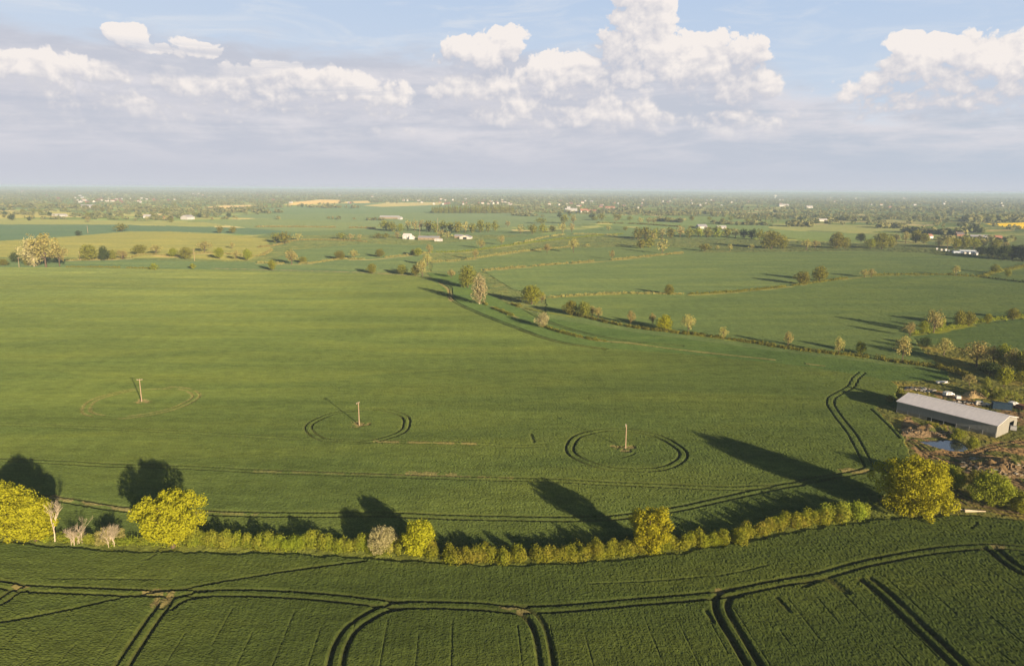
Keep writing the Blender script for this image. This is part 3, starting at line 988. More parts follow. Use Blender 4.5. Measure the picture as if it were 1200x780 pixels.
def crown_clumps(r, n, w=0.5, z0=0.12, z1=1.0, taper=0.5, spread=1.0, big=(0.13, 0.24)):
    """clump centres for a crown of unit height; w = half width; taper < 1 widens high up"""
    c, q = [], []
    zc, hz = (z0 + z1) / 2, (z1 - z0) / 2
    g = 2.399963
    off = r.random() * 6
    for i in range(n):
        t = (i + 0.5) / n
        zz = 1 - 2 * t
        ring = math.sqrt(max(0, 1 - zz * zz))
        ang = i * g + off
        rad = (0.45 + 0.58 * r.random()) * spread * (1 + 0.13 * math.sin(2 * ang + off) + 0.09 * math.sin(3 * ang + 2 * off + 2 * zz))
        if r.random() < 0.08:
            continue
        sz = r.uniform(*big)
        wid = w * (1 + (0.15 if zz < 0 else -0.08) * taper)
        x = math.cos(ang) * ring * rad * max(0.02, wid - sz * 0.62)
        y = math.sin(ang) * ring * rad * max(0.02, wid - sz * 0.62)
        z = zc + zz * (hz - sz * 0.55) * (0.72 + 0.3 * r.random())
        c.append((x, y, z))
        q.append(sz)
    for i in range(max(2, n // 6)):
        c.append((r.normal(0, 0.1) * w, r.normal(0, 0.1) * w, zc + r.normal(0, 0.3) * hz))
        q.append(big[1])
    return c, q


def trunk_mb(r, clumps, h0=0.0, rad=0.028, limbs=9, sides=6, split=0.3):
    m = MB()
    top = Vector((r.normal(0, 0.02), r.normal(0, 0.02), 0.72))
    m.tube([(0, 0, h0 - 0.03), (r.normal(0, 0.006), 0, 0.12), (top.x * 0.4, top.y * 0.4, split + 0.08), tuple(top)], [rad * 1.4, rad, rad * 0.75, rad * 0.15], sides)
    ids = r.choice(len(clumps), min(limbs, len(clumps)), replace=False)
    for i in ids:
        c = Vector(clumps[i])
        zb = min(max(split * 0.6 + 0.3 * r.random(), 0.1), max(0.12, c.z - 0.05))
        b = Vector((top.x * zb, top.y * zb, zb))
        mid = b.lerp(c, 0.5) + Vector((r.normal(0, 0.02), r.normal(0, 0.02), 0.03))
        m.tube([tuple(b), tuple(mid), tuple(c)], [rad * 0.55, rad * 0.34, rad * 0.1], max(3, sides - 2))
    return m


def bare_mb(r, rad=0.02, depth=4, sides=5, lean=0.5, first=0.35):
    m = MB()

    def go(p, d, ln, ra, k):
        q = p + d * ln * 0.5 + Vector((r.normal(0, .03), r.normal(0, .03), 0)) * ln
        e = p + d * ln
        m.tube([tuple(p), tuple(q), tuple(e)], [ra, ra * 0.85, ra * 0.6], sides if k > 2 else 3)
        if k == 0:
            return
        for _ in range(3 if k > 1 else 4):
            nd = (d + Vector((r.normal(0, lean), r.normal(0, lean), abs(r.normal(0.12, 0.2))))).normalized()
            s = p.lerp(e, 0.55 + 0.45 * r.random())
            go(s, nd, ln * (0.55 + 0.25 * r.random()), ra * 0.55, k - 1)
    go(Vector((0, 0, -0.02)), Vector((0.02, 0, 1)), first, rad, depth)
    return m


KINDS = {  # half width is 0.5 of unit; leaf count scale, clumps, z0, big, leaf material
    'gold': dict(n=24, z0=0.04, big=(0.14, 0.24), mat='gold', fill=1.0),
    'lime': dict(n=22, z0=0.10, big=(0.13, 0.23), mat='lime', fill=0.9),
    'green': dict(n=22, z0=0.08, big=(0.14, 0.25), mat='green', fill=1.0),
    'dark': dict(n=20, z0=0.05, big=(0.15, 0.27), mat='dark', fill=1.1),
    'bronze': dict(n=26, z0=0.22, big=(0.08, 0.17), mat='bronze', fill=0.40),
    'pale': dict(n=24, z0=0.03, big=(0.13, 0.22), mat='pale', fill=0.8),
}
ADJ = {'gold': 'bright yellow-green', 'lime': 'lime green', 'green': 'olive green', 'dark': 'dark green', 'bronze': 'bronze-tan budding', 'pale': 'pale pinkish-tan'}


def proto(kind, seed, nleaf, leaf, limbs):
    r = np.random.default_rng(seed)
    k = KINDS[kind]
    c, q = crown_clumps(r, k['n'], 0.5, k['z0'], 1.0, 0.5, 1.0, k['big'])
    V, Q = leaves(c, q, int(nleaf * k['fill']), leaf, r)
    crown = mesh_np(kind + '_crown', V, Q, (LEAF[k['mat']],))
    tm = trunk_mb(r, c, limbs=limbs).mesh(kind + '_trunk', BARK if kind != 'pale' else PALEBARK)
    return crown, tm


MID = {k: [proto(k, 100 + 7 * i + j, 2600, 0.030, 10) for j in range(4)] for i, k in enumerate(KINDS)}


def far_proto(kind, seed):
    r = np.random.default_rng(seed)
    k = KINDS[kind]
    c, q = crown_clumps(r, 11, 0.5, 0.08 if k['z0'] < 0.2 else 0.16, 1.0, 0.5, 1.0, (0.17, 0.28))
    V, Q = leaves(c, q, int(360 * k['fill']), 0.07, r)
    t = MB()
    t.tube([(0, 0, -0.03), (0, 0, 0.5)], [0.035, 0.02], 4)
    tv = np.array(t.v)
    tf = np.array([f for f in t.f if len(f) == 4])
    V2 = np.concatenate([V, tv])
    Q2 = np.concatenate([Q, tf + len(V)])
    fm = np.concatenate([np.zeros(len(Q)), np.ones(len(tf))])
    return mesh_np(kind + '_far_tree', V2, Q2, (LEAF[k['mat']], BARK), fmat=fm)


FAR = {k: [far_proto(k, 300 + 7 * i + j) for j in range(3)] for i, k in enumerate(KINDS)}
trng = random.Random(5)
ORD = ['', 'first', 'second', 'third', 'fourth', 'fifth', 'sixth', 'seventh', 'eighth', 'ninth', 'tenth', 'eleventh', 'twelfth', 'thirteenth', 'fourteenth', 'fifteenth',
       'sixteenth', 'seventeenth', 'eighteenth', 'nineteenth', 'twentieth', 'twenty-first', 'twenty-second', 'twenty-third', 'twenty-fourth', 'twenty-fifth', 'twenty-sixth']


def tree_at(kind, x, y, hpx, wpx, label, group, small=False, name=None):
    g = G(x, y)
    s = metres(x, y, 1.0)
    h, w = hpx * s, wpx * s
    rz = trng.random() * 6.28
    nm = name or {'dark': 'dark_tree', 'bronze': 'budding_tree', 'pale': 'blossom_tree'}.get(kind, 'broadleaf_tree')
    zb = -0.4
    if small:
        o = link(nm, trng.choice(FAR[kind]), None, (g.x, g.y, zb + 0), rz, (w, w, h))
        tag(o, label, 'tree', group)
        return o
    root = link(nm, None, None, (g.x, g.y, zb), rz, (w, w, h))
    tag(root, label, 'tree', group)
    cr, tr = trng.choice(MID[kind])
    link('trunk', tr, root)
    link('crown', cr, root)
    return root


def row(desc, group, items, small=False):
    """items: kind, x, y of the foot, height px, width px"""
    items = sorted(items, key=lambda q: q[1])
    for i, (k, x, y, hp, wp) in enumerate(items):
        if len(items) == 1:
            lab = '%s tree %s' % (ADJ[k], desc)
        else:
            lab = '%s tree, %s from the left %s' % (ADJ[k], ORD[i + 1], desc)
        tree_at(k, x, y, hp, wp, lab, group, small)


row('in the pair by the curved tracks at centre', 'trees by the curved tracks', [('green', 548, 337, 27, 25), ('pale', 562, 356, 37, 21)])
row('standing alone on the thin strip right of the tall pale tree', 'trees on the strip', [('pale', 636, 383, 18, 18)])
row('in the hedgerow right of centre', 'hedgerow trees right of centre', [
    ('lime', 623, 356, 23, 29), ('bronze', 635, 354, 13, 12), ('green', 669, 369, 18, 20), ('green', 684, 371, 19, 22), ('bronze', 694, 371, 14, 12), ('bronze', 701, 373, 14, 13),
    ('bronze', 739, 380, 18, 12), ('bronze', 764, 382, 17, 9), ('gold', 779, 387, 19, 22), ('bronze', 806, 391, 25, 18), ('bronze', 847, 398, 17, 12),
    ('bronze', 923, 406, 19, 13), ('bronze', 982, 416, 23, 14), ('lime', 1008, 414, 15, 16), ('bronze', 1057, 424, 32, 22), ('bronze', 1066, 394, 18, 16)])
row('on the right grassy bank', 'trees on the bank at the right', [
    ('lime', 1082, 390, 16, 12), ('bronze', 1094, 390, 29, 24), ('lime', 1103, 386, 14, 11), ('green', 1124, 382, 20, 17), ('green', 1135, 382, 18, 16), ('lime', 1157, 379, 13, 11), ('green', 1187, 374, 14, 17)])
row('in the copse behind the barn', 'copse behind the barn', [
    ('dark', 1085, 406, 12, 16), ('bronze', 1106, 415, 21, 20), ('bronze', 1144, 429, 31, 34), ('bronze', 1163, 430, 27, 24), ('lime', 1175, 432, 32, 20), ('bronze', 1184, 436, 30, 20),
    ('green', 1197, 438, 30, 28), ('lime', 1176, 452, 24, 22), ('lime', 1197, 449, 17, 18), ('green', 1155, 461, 20, 11), ('bronze', 1136, 450, 13, 18), ('dark', 1160, 438, 16, 26), ('dark', 1185, 444, 14, 24), ('green', 1215, 445, 32, 34)])
row('by the right-hand field hedge', 'trees by the right-hand field hedge', [
    ('green', 940, 333, 16, 20), ('green', 960, 329, 17, 21), ('bronze', 1013, 325, 10, 14), ('bronze', 1021, 325, 11, 11), ('bronze', 1120, 323, 13, 10), ('green', 1166, 320, 11, 12), ('green', 1181, 324, 9, 9)])
row('standing alone in the hedge right of the lone pole ring', 'lone hedge tree', [('green', 784, 345, 12, 13)])
row('before the far right farm', 'tree line before the far right farm', [
    ('green', 904, 291, 21, 26), ('green', 916, 291, 15, 18), ('bronze', 945, 292, 12, 16), ('bronze', 955, 291, 10, 12), ('green', 980, 291, 18, 20), ('green', 990, 291, 13, 14), ('dark', 1009, 283, 10, 12),
    ('lime', 1020, 291, 12, 16), ('green', 1033, 291, 19, 22), ('green', 1044, 290, 13, 12), ('bronze', 1050, 284, 10, 12), ('bronze', 1061, 285, 14, 11), ('green', 1073, 284, 15, 18), ('green', 1083, 285, 12, 14)])
row('round the far right vehicles', 'trees round the far right vehicles', [
    ('bronze', 1100, 290, 10, 9), ('bronze', 1110, 291, 14, 14), ('lime', 1120, 291, 12, 14), ('green', 1130, 291, 14, 15), ('lime', 1141, 291, 13, 16), ('bronze', 1152, 291, 12, 14), ('green', 1166, 292, 12, 16), ('bronze', 1178, 292, 9, 12)])
row('in the dark right-edge belt', 'dark tree belt at the right edge', [
    ('dark', 1150, 298, 10, 16), ('dark', 1163, 301, 14, 20), ('dark', 1175, 304, 18, 20), ('dark', 1186, 304, 17, 20), ('dark', 1197, 305, 19, 20), ('dark', 1209, 306, 20, 22), ('dark', 1224, 307, 20, 24)])
row('in the small wood', 'small wood right of centre', [
    ('green', 748, 280, 13, 14), ('green', 757, 280, 14, 15), ('green', 767, 280, 12, 12), ('bronze', 776, 279, 12, 12), ('green', 786, 279, 12, 12), ('bronze', 797, 278, 14, 14), ('green', 808, 278, 11, 12),
    ('lime', 818, 278, 12, 13), ('green', 829, 278, 11, 12), ('lime', 840, 278, 13, 14), ('green', 852, 278, 11, 12), ('bronze', 862, 278, 11, 12), ('dark', 872, 279, 11, 12), ('dark', 881, 280, 12, 13), ('green', 890, 281, 12, 13), ('bronze', 899, 281, 11, 11)], True)
row('on the field edge below the small wood', 'trees below the small wood', [
    ('green', 751, 291, 11, 14), ('green', 760, 290, 12, 14), ('bronze', 765, 283, 12, 10), ('bronze', 776, 297, 18, 15), ('bronze', 717, 304, 12, 8), ('green', 826, 294, 9, 13), ('bronze', 841, 292, 5, 7), ('bronze', 855, 294, 9, 9), ('bronze', 881, 292, 7, 7), ('green', 897, 291, 10, 11)], True)
row('among the scattered centre trees', 'scattered trees at centre', [
    ('bronze', 641, 296, 11, 11), ('bronze', 672, 296, 18, 14), ('bronze', 564, 291, 11, 12), ('bronze', 588, 287, 12, 11), ('bronze', 557, 304, 13, 9), ('bronze', 529, 325, 10, 14)])
row('round the hedge bend', 'trees at the hedge bend', [
    ('green', 436, 320, 12, 14), ('green', 471, 321, 12, 16), ('green', 487, 323, 14, 12), ('bronze', 495, 324, 21, 16), ('bronze', 501, 311, 15, 14), ('bronze', 503, 297, 12, 10), ('lime', 490, 300, 10, 12), ('green', 484, 298, 6, 8), ('green', 445, 301, 10, 13)])
row('behind the large field', 'trees behind the large field', [
    ('lime', 319, 317, 14, 10), ('bronze', 342, 310, 18, 20), ('green', 355, 308, 8, 12), ('green', 398, 304, 11, 15), ('bronze', 415, 303, 11, 14)])
row('round the light paddock', 'trees by the light paddock', [
    ('green', 324, 284, 12, 14), ('green', 334, 285, 13, 16), ('bronze', 350, 281, 9, 12), ('green', 400, 280, 8, 13), ('bronze', 411, 281, 8, 10), ('bronze', 421, 281, 7, 8), ('green', 443, 279, 6, 10), ('green', 452, 279, 6, 10), ('bronze', 466, 279, 8, 10)], True)
row('behind the white farmhouse', 'tree belt behind the farmhouse', [
    ('green', 452, 270, 12, 14), ('green', 460, 271, 11, 12), ('lime', 469, 271, 9, 10), ('bronze', 478, 270, 13, 11), ('bronze', 486, 271, 14, 11), ('bronze', 494, 270, 13, 10), ('green', 502, 271, 13, 12), ('green', 510, 272, 12, 12),
    ('bronze', 517, 278, 10, 12), ('bronze', 524, 279, 9, 12), ('green', 519, 271, 12, 12), ('lime', 527, 272, 12, 12), ('green', 536, 273, 14, 14), ('bronze', 545, 273, 14, 13), ('green', 554, 273, 12, 11), ('green', 563, 272, 15, 12), ('green', 572, 272, 12, 9), ('green', 580, 271, 12, 10), ('bronze', 595, 266, 8, 9)], True)
row('on the centre field line', 'trees on the centre field line', [
    ('bronze', 610, 274, 11, 10), ('green', 624, 274, 12, 11), ('lime', 636, 273, 11, 10), ('green', 647, 272, 8, 8), ('bronze', 659, 273, 13, 11), ('bronze', 670, 272, 11, 9), ('bronze', 713, 270, 6, 8), ('green', 733, 270, 5, 7)], True)
row('on the upper field line', 'trees on the upper field line', [
    ('green', 634, 262, 7, 12), ('green', 661, 262, 11, 10), ('bronze', 672, 262, 11, 9), ('green', 697, 258, 5, 8), ('green', 705, 258, 8, 9), ('green', 725, 258, 7, 8), ('green', 738, 258, 5, 8), ('bronze', 750, 262, 8, 8), ('bronze', 760, 262, 8, 8), ('bronze', 766, 262, 7, 8), ('green', 782, 260, 5, 8)], True)
row('below the pale left field', 'tree row below the pale field', [
    ('pale', 40, 312, 36, 30), ('bronze', 54, 313, 41, 36), ('bronze', 70, 312, 26, 22), ('dark', 18, 307, 12, 12), ('green', 33, 311, 15, 14), ('green', 105, 305, 19, 22), ('dark', 122, 305, 17, 13), ('green', 132, 304, 12, 12), ('bronze', 144, 304, 12, 15),
    ('green', 164, 298, 12, 18), ('bronze', 183, 298, 12, 18), ('lime', 203, 301, 11, 12), ('green', 218, 303, 13, 17), ('bronze', 240, 295, 13, 20), ('lime', 257, 303, 14, 12), ('bronze', 277, 304, 12, 11), ('lime', 290, 305, 14, 12), ('bronze', 272, 291, 8, 7),
    ('green', 4, 311, 8, 12)])
row('on the left field edge', 'small trees on the left field edge', [('lime', 181, 316, 8, 11), ('lime', 226, 315, 7, 8)], True)
row('on the dark green strip far left', 'trees on the dark green strip', [('green', 142, 271, 9, 15), ('dark', 92, 276, 6, 8), ('green', 258, 273, 9, 9), ('green', 273, 273, 8, 10)], True)

# conifer plantation strip
ct = np.random.default_rng(9)
cm = MB()
cm.tube([(0, 0, -0.02), (0, 0, 0.9)], [0.03, 0.01], 4)
cc, cq = [], []
for i in range(16):
    t = i / 15
    cc.append((ct.normal(0, 0.12) * (1 - t), ct.normal(0, 0.12) * (1 - t), 0.15 + 0.8 * t))
    cq.append(0.34 * (1 - 0.75 * t))
V, Q = leaves(cc, cq, 260, 0.07, ct)
CON = mesh_np('conifer', V, Q, (LEAF['green'],))
for i in range(46):
    x = 507 + i * 2.1
    y = 249.2 + (i % 3) * 0.35 + 0.002 * (x - 507)
    g = G(x, y)
    s = metres(x, y, 1)
    o = link('conifer', CON, None, (g.x, g.y, -0.3), trng.random() * 6, (4.2 * s, 4.2 * s, (8.5 + trng.random() * 2) * s))
    tag(o, 'slender tree in the far straight-topped plantation strip above the farmhouse', 'tree', 'trees of the plantation strip')

# farther trees on the field edges, all alike in the haze
fr_ = np.random.default_rng(33)
cnt = 0
tries = 0
while cnt < 110 and tries < 4000:
    tries += 1
    x, y = fr_.uniform(-20, 1220), fr_.uniform(241, 262)
    if 300 < x < 620 and 243 < y:
        continue
    if x > 1150 and 258 < y:
        continue
    g = G(x, y)
    i1, d1, d2 = nearest_two(np.array([[g.x, g.y]]))
    if abs(d2[0] - d1[0]) > 0.35:
        continue
    k = ['green', 'green', 'dark', 'bronze'][fr_.integers(4)]
    s = metres(x, y, 1)
    hm = fr_.uniform(8, 15)
    o = link('field_tree', FAR[k][fr_.integers(3)], None, (g.x, g.y, -0.4), fr_.uniform(0, 6), (hm * 1.25, hm * 1.25, hm))
    tag(o, 'small hazy tree on a far field edge short of the distant woods', 'tree', 'hazy trees on far field edges')
    cnt += 1


# the far woods and hedges that read as one mass
def build_mass():
    r = np.random.default_rng(44)
    pts, hs, ws = [], [], []
    def add(x, y, h, w):
        pts.append((x, y)); hs.append(h); ws.append(w)
    n = 60000
    rr_ = 1500 * np.exp(r.random(n) * math.log(24000 / 1500))
    aa = (r.random(n) - 0.5) * 1.58
    P = np.stack([rr_ * np.sin(aa), rr_ * np.cos(aa)], -1)
    i1, d1, d2 = nearest_two(P)
    edge = np.abs(d2 - d1)
    wood = (vnoise(np.stack([P[:, 0] / 2.2, P[:, 1]], -1), 420, 61) > 0.66) & (vnoise(P, 1700, 62) > 0.35)
    pix = F * H / rr_       # px below the horizon
    dens = np.clip((34 - pix) / 22, 0, 1)
    keep = ((edge < 0.22) & (r.random(n) < 0.32 + 0.6 * dens)) | (wood & (r.random(n) < 0.8 * dens)) | ((rr_ > 4200) & (r.random(n) < 0.17))
    excl = np.zeros(n, bool)
    for c, poly in FARPOLYS[:]:
        excl |= inside(P, GA(poly))
    for pl in POLYS:
        excl |= inside(P, GA(pl[3]))
    keep &= ~excl
    keep &= rr_ > 1900
    P = P[keep]
    rr2 = rr_[keep]
    hh = r.uniform(5, 13, len(P)) * np.clip(1 + (rr2 - 6000) / 14000, 0.8, 1.6)
    ww = hh * r.uniform(0.9, 2.2, len(P)) * np.clip(rr2 / 5000, 0.8, 2.6)
    # a few narrow woods drawn where the photograph shows them
    X, Y_, HH, WW = [], [], [], []
    for (xa, ya, xb, yb, m, hm) in ((1135, 259.5, 1200, 260.2, 60, 20), (600, 252, 640, 254, 14, 10), (770, 259, 800, 260.5, 18, 12), (835, 262, 900, 264, 26, 9),
                                    (920, 265, 950, 265.5, 16, 14), (0, 242, 130, 245, 60, 14), (1060, 272, 1130, 276, 34, 12), (1130, 272, 1150, 272.5, 12, 15), (1100, 281, 1200, 283.5, 34, 9),
                                    (965, 257.5, 1020, 259, 24, 12), (360, 243, 420, 243.5, 30, 12), (1010, 244, 1130, 247, 60, 14), (700, 249, 840, 251, 50, 12), (100, 253, 230, 255.5, 26, 8),
                                    (380, 256, 450, 258, 16, 7), (150, 247, 330, 249, 60, 13), (1030, 267, 1060, 267.5, 14, 12), (0, 251, 60, 251.8, 16, 9)):
        for i in range(m):
            t = r.random()
            g = G(xa + (xb - xa) * t, ya + (yb - ya) * t + r.normal(0, 0.25))
            X.append(g.x); Y_.append(g.y); HH.append(hm * r.uniform(0.7, 1.15)); WW.append(hm * r.uniform(1.0, 1.7))
    P = np.concatenate([P, np.stack([X, Y_], -1)])
    hh = np.concatenate([hh, HH])
    ww = np.concatenate([ww, WW])
    base = farz(P)
    nl = 26
    N = len(P)
    d = r.normal(0, 1, (N * nl, 3))
    d /= np.linalg.norm(d, axis=1)[:, None]
    rep = np.repeat(np.arange(N), nl)
    rad = 0.72 + 0.4 * r.random(N * nl)
    pos = np.empty((N * nl, 3))
    pos[:, 0] = P[rep, 0] + d[:, 0] * ww[rep] * 0.5 * rad
    pos[:, 1] = P[rep, 1] + d[:, 1] * ww[rep] * 0.5 * rad
    pos[:, 2] = base[rep] - 0.4 + hh[rep] * (0.48 + 0.46 * d[:, 2] * rad)
    nn = d + r.normal(0, 0.4, d.shape)
    nn /= np.linalg.norm(nn, axis=1)[:, None]
    a = np.cross(nn, np.array([[0.1, 0.2, 1.0]]))
    a /= np.linalg.norm(a, axis=1)[:, None]
    b = np.cross(nn, a)
    s = (hh[rep] * 0.22 * (0.7 + 0.6 * r.random(N * nl)))[:, None]
    sa = s * np.clip(ww / hh, 1, 2)[rep][:, None]
    V = np.stack([pos - a * sa, pos - b * s, pos + a * sa, pos + b * s], 1).reshape(-1, 3)
    o = link('distant_woodland', mesh_np('distant_woodland', V, np.arange(len(V)).reshape(-1, 4), (LEAF['far'],)))
    tag(o, 'hazy mass of far woods and hedges stretching along the horizon', 'woodland', kind='stuff')
    print('mass', N)


build_mass()


# ------------------------------------------------------------------ hedges
def hedge(name, label, pts, h, w, mat, per_m, leaf, seed, gaps=0.0, group=None, jit=0.25, z0=-0.45):
    r = np.random.default_rng(seed)
    L = smooth_line(GA(pts), 4)
    seg = np.linalg.norm(np.diff(L, axis=0), axis=1)
    cum = np.concatenate([[0], np.cumsum(seg)])
    tot = cum[-1]
    nb = max(2, int(tot / (w * 0.2)))
    t = np.linspace(0, tot, nb) + r.normal(0, w * 0.15, nb)
    x = np.interp(t, cum, L[:, 0]) + r.normal(0, w * 0.2, nb)
    y = np.interp(t, cum, L[:, 1]) + r.normal(0, w * 0.2, nb)
    hv = h * (1 + jit * 2 * (vnoise(np.stack([t, t * 0], -1), w * 3.5, seed) - 0.5)) * r.uniform(0.72, 1.15, nb)
    keep = np.ones(nb, bool)
    if gaps:
        keep = vnoise(np.stack([t, t * 0], -1), w * 5, seed + 3) > gaps
    x, y, hv = x[keep], y[keep], hv[keep]
    c = np.concatenate([np.stack([x, y, z0 + hv * 0.35], -1), np.stack([x, y, z0 + hv - w * 0.33], -1)])
    q = np.concatenate([np.full(len(x), w * 0.42), np.full(len(x), w * 0.28)]) * r.uniform(0.6, 1.2, 2 * len(x))
    c[:, 2] = np.maximum(c[:, 2], z0 + q * 0.5)
    V, Q = leaves(c, q, int(per_m * tot), leaf, r, 1.0, 0.3)
    V[:, 2] = np.maximum(V[:, 2], z0)
    o = link(name, mesh_np(name, V, Q, (LEAF[mat],)))
    tag(o, label, 'hedge', group)
    return o


hg = 'hedges between the fields'
hedge('hedge', 'long yellow-green hedge from the spreading oak to the small round tree', [(228, 635), (300, 638.5), (400, 640.5), (480, 643)], 4.0, 3.8, 'hedge', 950, 0.15, 1, jit=0.14, group='foreground hedge sections')
hedge('hedge', 'long yellow-green hedge from the small round tree to the biggest tree', [(505, 649), (530, 652.5), (590, 655), (650, 653), (710, 648), (768, 642.5), (856.5, 632), (924, 616), (975, 607)], 3.6, 3.7, 'hedge', 900, 0.15, 2, jit=0.16, group='foreground hedge sections')
hedge('hedge', 'taller bushy hedge end beside the big yellow-green tree', [(960, 609), (990, 605), (1012, 602)], 4.2, 4.4, 'hedge', 650, 0.18, 3, group='foreground hedge sections')
hedge('hedge', 'low scrubby hedge under the leafless trees at the left', [(60, 629), (100, 633), (150, 635), (232, 636.5)], 1.7, 2.6, 'hedge', 300, 0.14, 4, jit=0.5, group='foreground hedge sections')
hedge('hedge', 'broken low hedge with dry grass along the curved field strip', [(565, 355), (600, 370), (630, 380), (660, 390), (700, 399), (737, 402), (797, 410), (900, 421), (932, 425)], 1.5, 3.0, 'green', 60, 0.26, 5, 0.38, hg)
hedge('hedge', 'dark green hedge under the bronze trees right of centre', [(600, 357), (640, 366), (672, 369), (712, 378), (750, 385), (800, 391), (850, 397), (900, 405), (950, 412), (1000, 417), (1030, 421)], 2.2, 3.2, 'green', 60, 0.32, 6, 0.25, hg)
hedge('hedge', 'green hedge below the tall bronze tree leading to the barn copse', [(1030, 421), (1055, 425), (1085, 429), (1112, 434), (1135, 441)], 2.6, 3.4, 'green', 80, 0.32, 7, 0.1, hg)
hedge('hedge', 'sunlit lime hedge bank running to the right edge', [(1070, 391), (1100, 387), (1150, 377), (1200, 371), (1240, 364)], 2.0, 4.0, 'lime', 60, 0.35, 8, 0.0, hg)
hedge('hedge', 'thin pale hedge crossing behind the hedgerow trees, left part', [(640, 349), (680, 346), (732, 344), (800, 345)], 1.6, 3.6, 'bronze', 34, 0.4, 9, 0.1, hg)
hedge('hedge', 'thin hedge line across the right-hand fields', [(800, 345), (860, 342), (910, 337), (950, 332), (1000, 325), (1037, 322), (1112, 322)], 1.8, 3.4, 'green', 32, 0.42, 10, 0.2, hg)
hedge('hedge', 'short hedge rising to the right edge below the dark tree belt', [(1112, 322), (1150, 324), (1160, 321), (1200, 312), (1230, 306)], 1.8, 4.5, 'green', 32, 0.45, 11, 0.0, hg)
hedge('hedge', 'dark hedge line along the right edge under the two small trees', [(1150, 325), (1200, 331), (1240, 336)], 1.6, 3.5, 'dark', 30, 0.42, 12, 0.0, hg)
hedge('hedge', 'thin straw-coloured hedge crossing the centre below the scattered trees', [(567, 317), (600, 314), (650, 310), (712, 305), (775, 299), (800, 296)], 1.9, 4.0, 'bronze', 30, 0.45, 13, 0.12, hg)
hedge('hedge', 'thin hedge crossing the centre just above the straw-coloured one', [(507, 307), (550, 304), (600, 296), (650, 291), (690, 287)], 1.8, 4.0, 'bronze', 26, 0.45, 14, 0.2, hg)
hedge('hedge', 'pale hedge line right of the farmhouse running to the centre', [(505, 296), (550, 294), (600, 287), (650, 281), (688, 277), (730, 274)], 1.6, 4.0, 'lime', 22, 0.45, 15, 0.1, hg)
hedge('hedge', 'hedge at the far edge of the large field left of centre', [(300, 308), (345, 309), (370, 308), (400, 304), (440, 303), (505, 296)], 2.0, 4.0, 'bronze', 26, 0.45, 16, 0.25, hg)
hedge('hedge', 'low hedge at the far edge of the large field on the left', [(78, 313), (110, 313), (150, 314), (178, 314.5)], 1.8, 3.0, 'green', 30, 0.4, 17, 0.1, hg)
hedge('hedge', 'straw-coloured hedge under the tree row below the pale field', [(80, 305), (145, 303), (170, 298), (205, 300), (240, 296), (300, 300), (318, 293)], 1.8, 4.0, 'bronze', 30, 0.45, 18, 0.15, hg)
hedge('hedge', 'hedge round the light paddock left of the farmhouse', [(300, 290), (325, 287), (345, 282), (380, 281), (430, 283)], 2.0, 4.0, 'bronze', 26, 0.5, 19, 0.2, hg)
hedge('hedge', 'far hedge along the top of the green field left of centre', [(300, 266), (345, 266), (420, 267), (450, 269)], 2.2, 6.0, 'bronze', 18, 0.7, 20, 0.3, hg)
hedge('hedge', 'far hedge along the top of the fields right of centre', [(690, 261), (730, 262), (770, 264), (860, 270)], 2.0, 6.0, 'green', 18, 0.7, 21, 0.3, hg)
hedge('hedge', 'hedge behind the narrow strip in front of the farm barns', [(600, 287), (660, 275), (720, 276), (745, 279)], 1.8, 5.0, 'bronze', 18, 0.6, 22, 0.3, hg)


# ------------------------------------------------------------------ foreground trees
def hero(kind, x, y, hpx, wpx, label, seed, n=38, nleaf=16000, leaf_m=0.30, z0=0.03, big=(0.12, 0.22), spread=1.0, mat=None, name='broadleaf_tree', cat='tree', taper=0.5, trunk=0.03, group=None, bark=BARK, extra=None):
    g = G(x, y)
    s = metres(x, y, 1.0)
    h, w = hpx * s, wpx * s
    r = np.random.default_rng(seed)
    asp = w / h
    c, q = crown_clumps(r, int(n * 1.7), 0.5 * asp, z0, 1.0, taper, spread, (big[0] * 0.55, big[1] * 0.82))
    if extra:
        for (ex, ez, es) in extra:
            c.append((ex * asp, r.normal(0, 0.04), ez)); q.append(es)
    V, Q = leaves(c, q, int(nleaf * 1.25), leaf_m * 0.82 / h, r)
    V[:, 2] = np.maximum(V[:, 2], 0.005)
    root = link(name, None, None, (g.x, g.y, -0.5), 0.0)
    tag(root, label, cat, group)
    cr = mesh_np('crown', V * h, Q, (LEAF[mat or kind],))
    link('crown', cr, root)
    tmb = trunk_mb(r, c, rad=trunk, limbs=22, sides=8)
    tmb.v = [(a * h, b * h, d * h) for a, b, d in tmb.v]
    link('trunk', tmb.mesh('trunk', bark), root)
    return root


hero('gold', 12, 628, 66, 78, 'large bright yellow-green tree cut by the left edge of the photo', 1, 44, 24000, 0.27, big=(0.12, 0.2), group='bright foreground trees')
hero('gold', 42, 631, 54, 52, 'rounded yellow-green tree touching the pale leafless tree', 2, 36, 16000, 0.26, big=(0.12, 0.2), group='bright foreground trees')
hero('gold', 203, 639, 72, 78, 'spreading yellow-green oak with a wide crown at lower left', 3, 46, 20000, 0.26, z0=0.1, big=(0.1, 0.17), taper=-0.9, group='bright foreground trees')
hero('gold', 491, 647, 42, 42, 'small round yellow-green tree in the hedge beside the pale blossom bush', 4, 26, 9500, 0.24, z0=0.05, big=(0.16, 0.26), taper=0.1, group='bright foreground trees')
hero('lime', 762, 645, 58, 54, 'yellow-green hedgerow tree with mushroom-shaped crown near the middle ring', 5, 36, 14000, 0.22, z0=0.02, big=(0.09, 0.17), spread=1.08, taper=-1.8, mat='gold', group='bright foreground trees')
hero('gold', 1068, 602, 74, 90, 'biggest domed yellow tree, beside the farmyard track', 6, 60, 30000, 0.27, z0=0.0, big=(0.1, 0.18), taper=0.5, group='bright foreground trees', trunk=0.035)
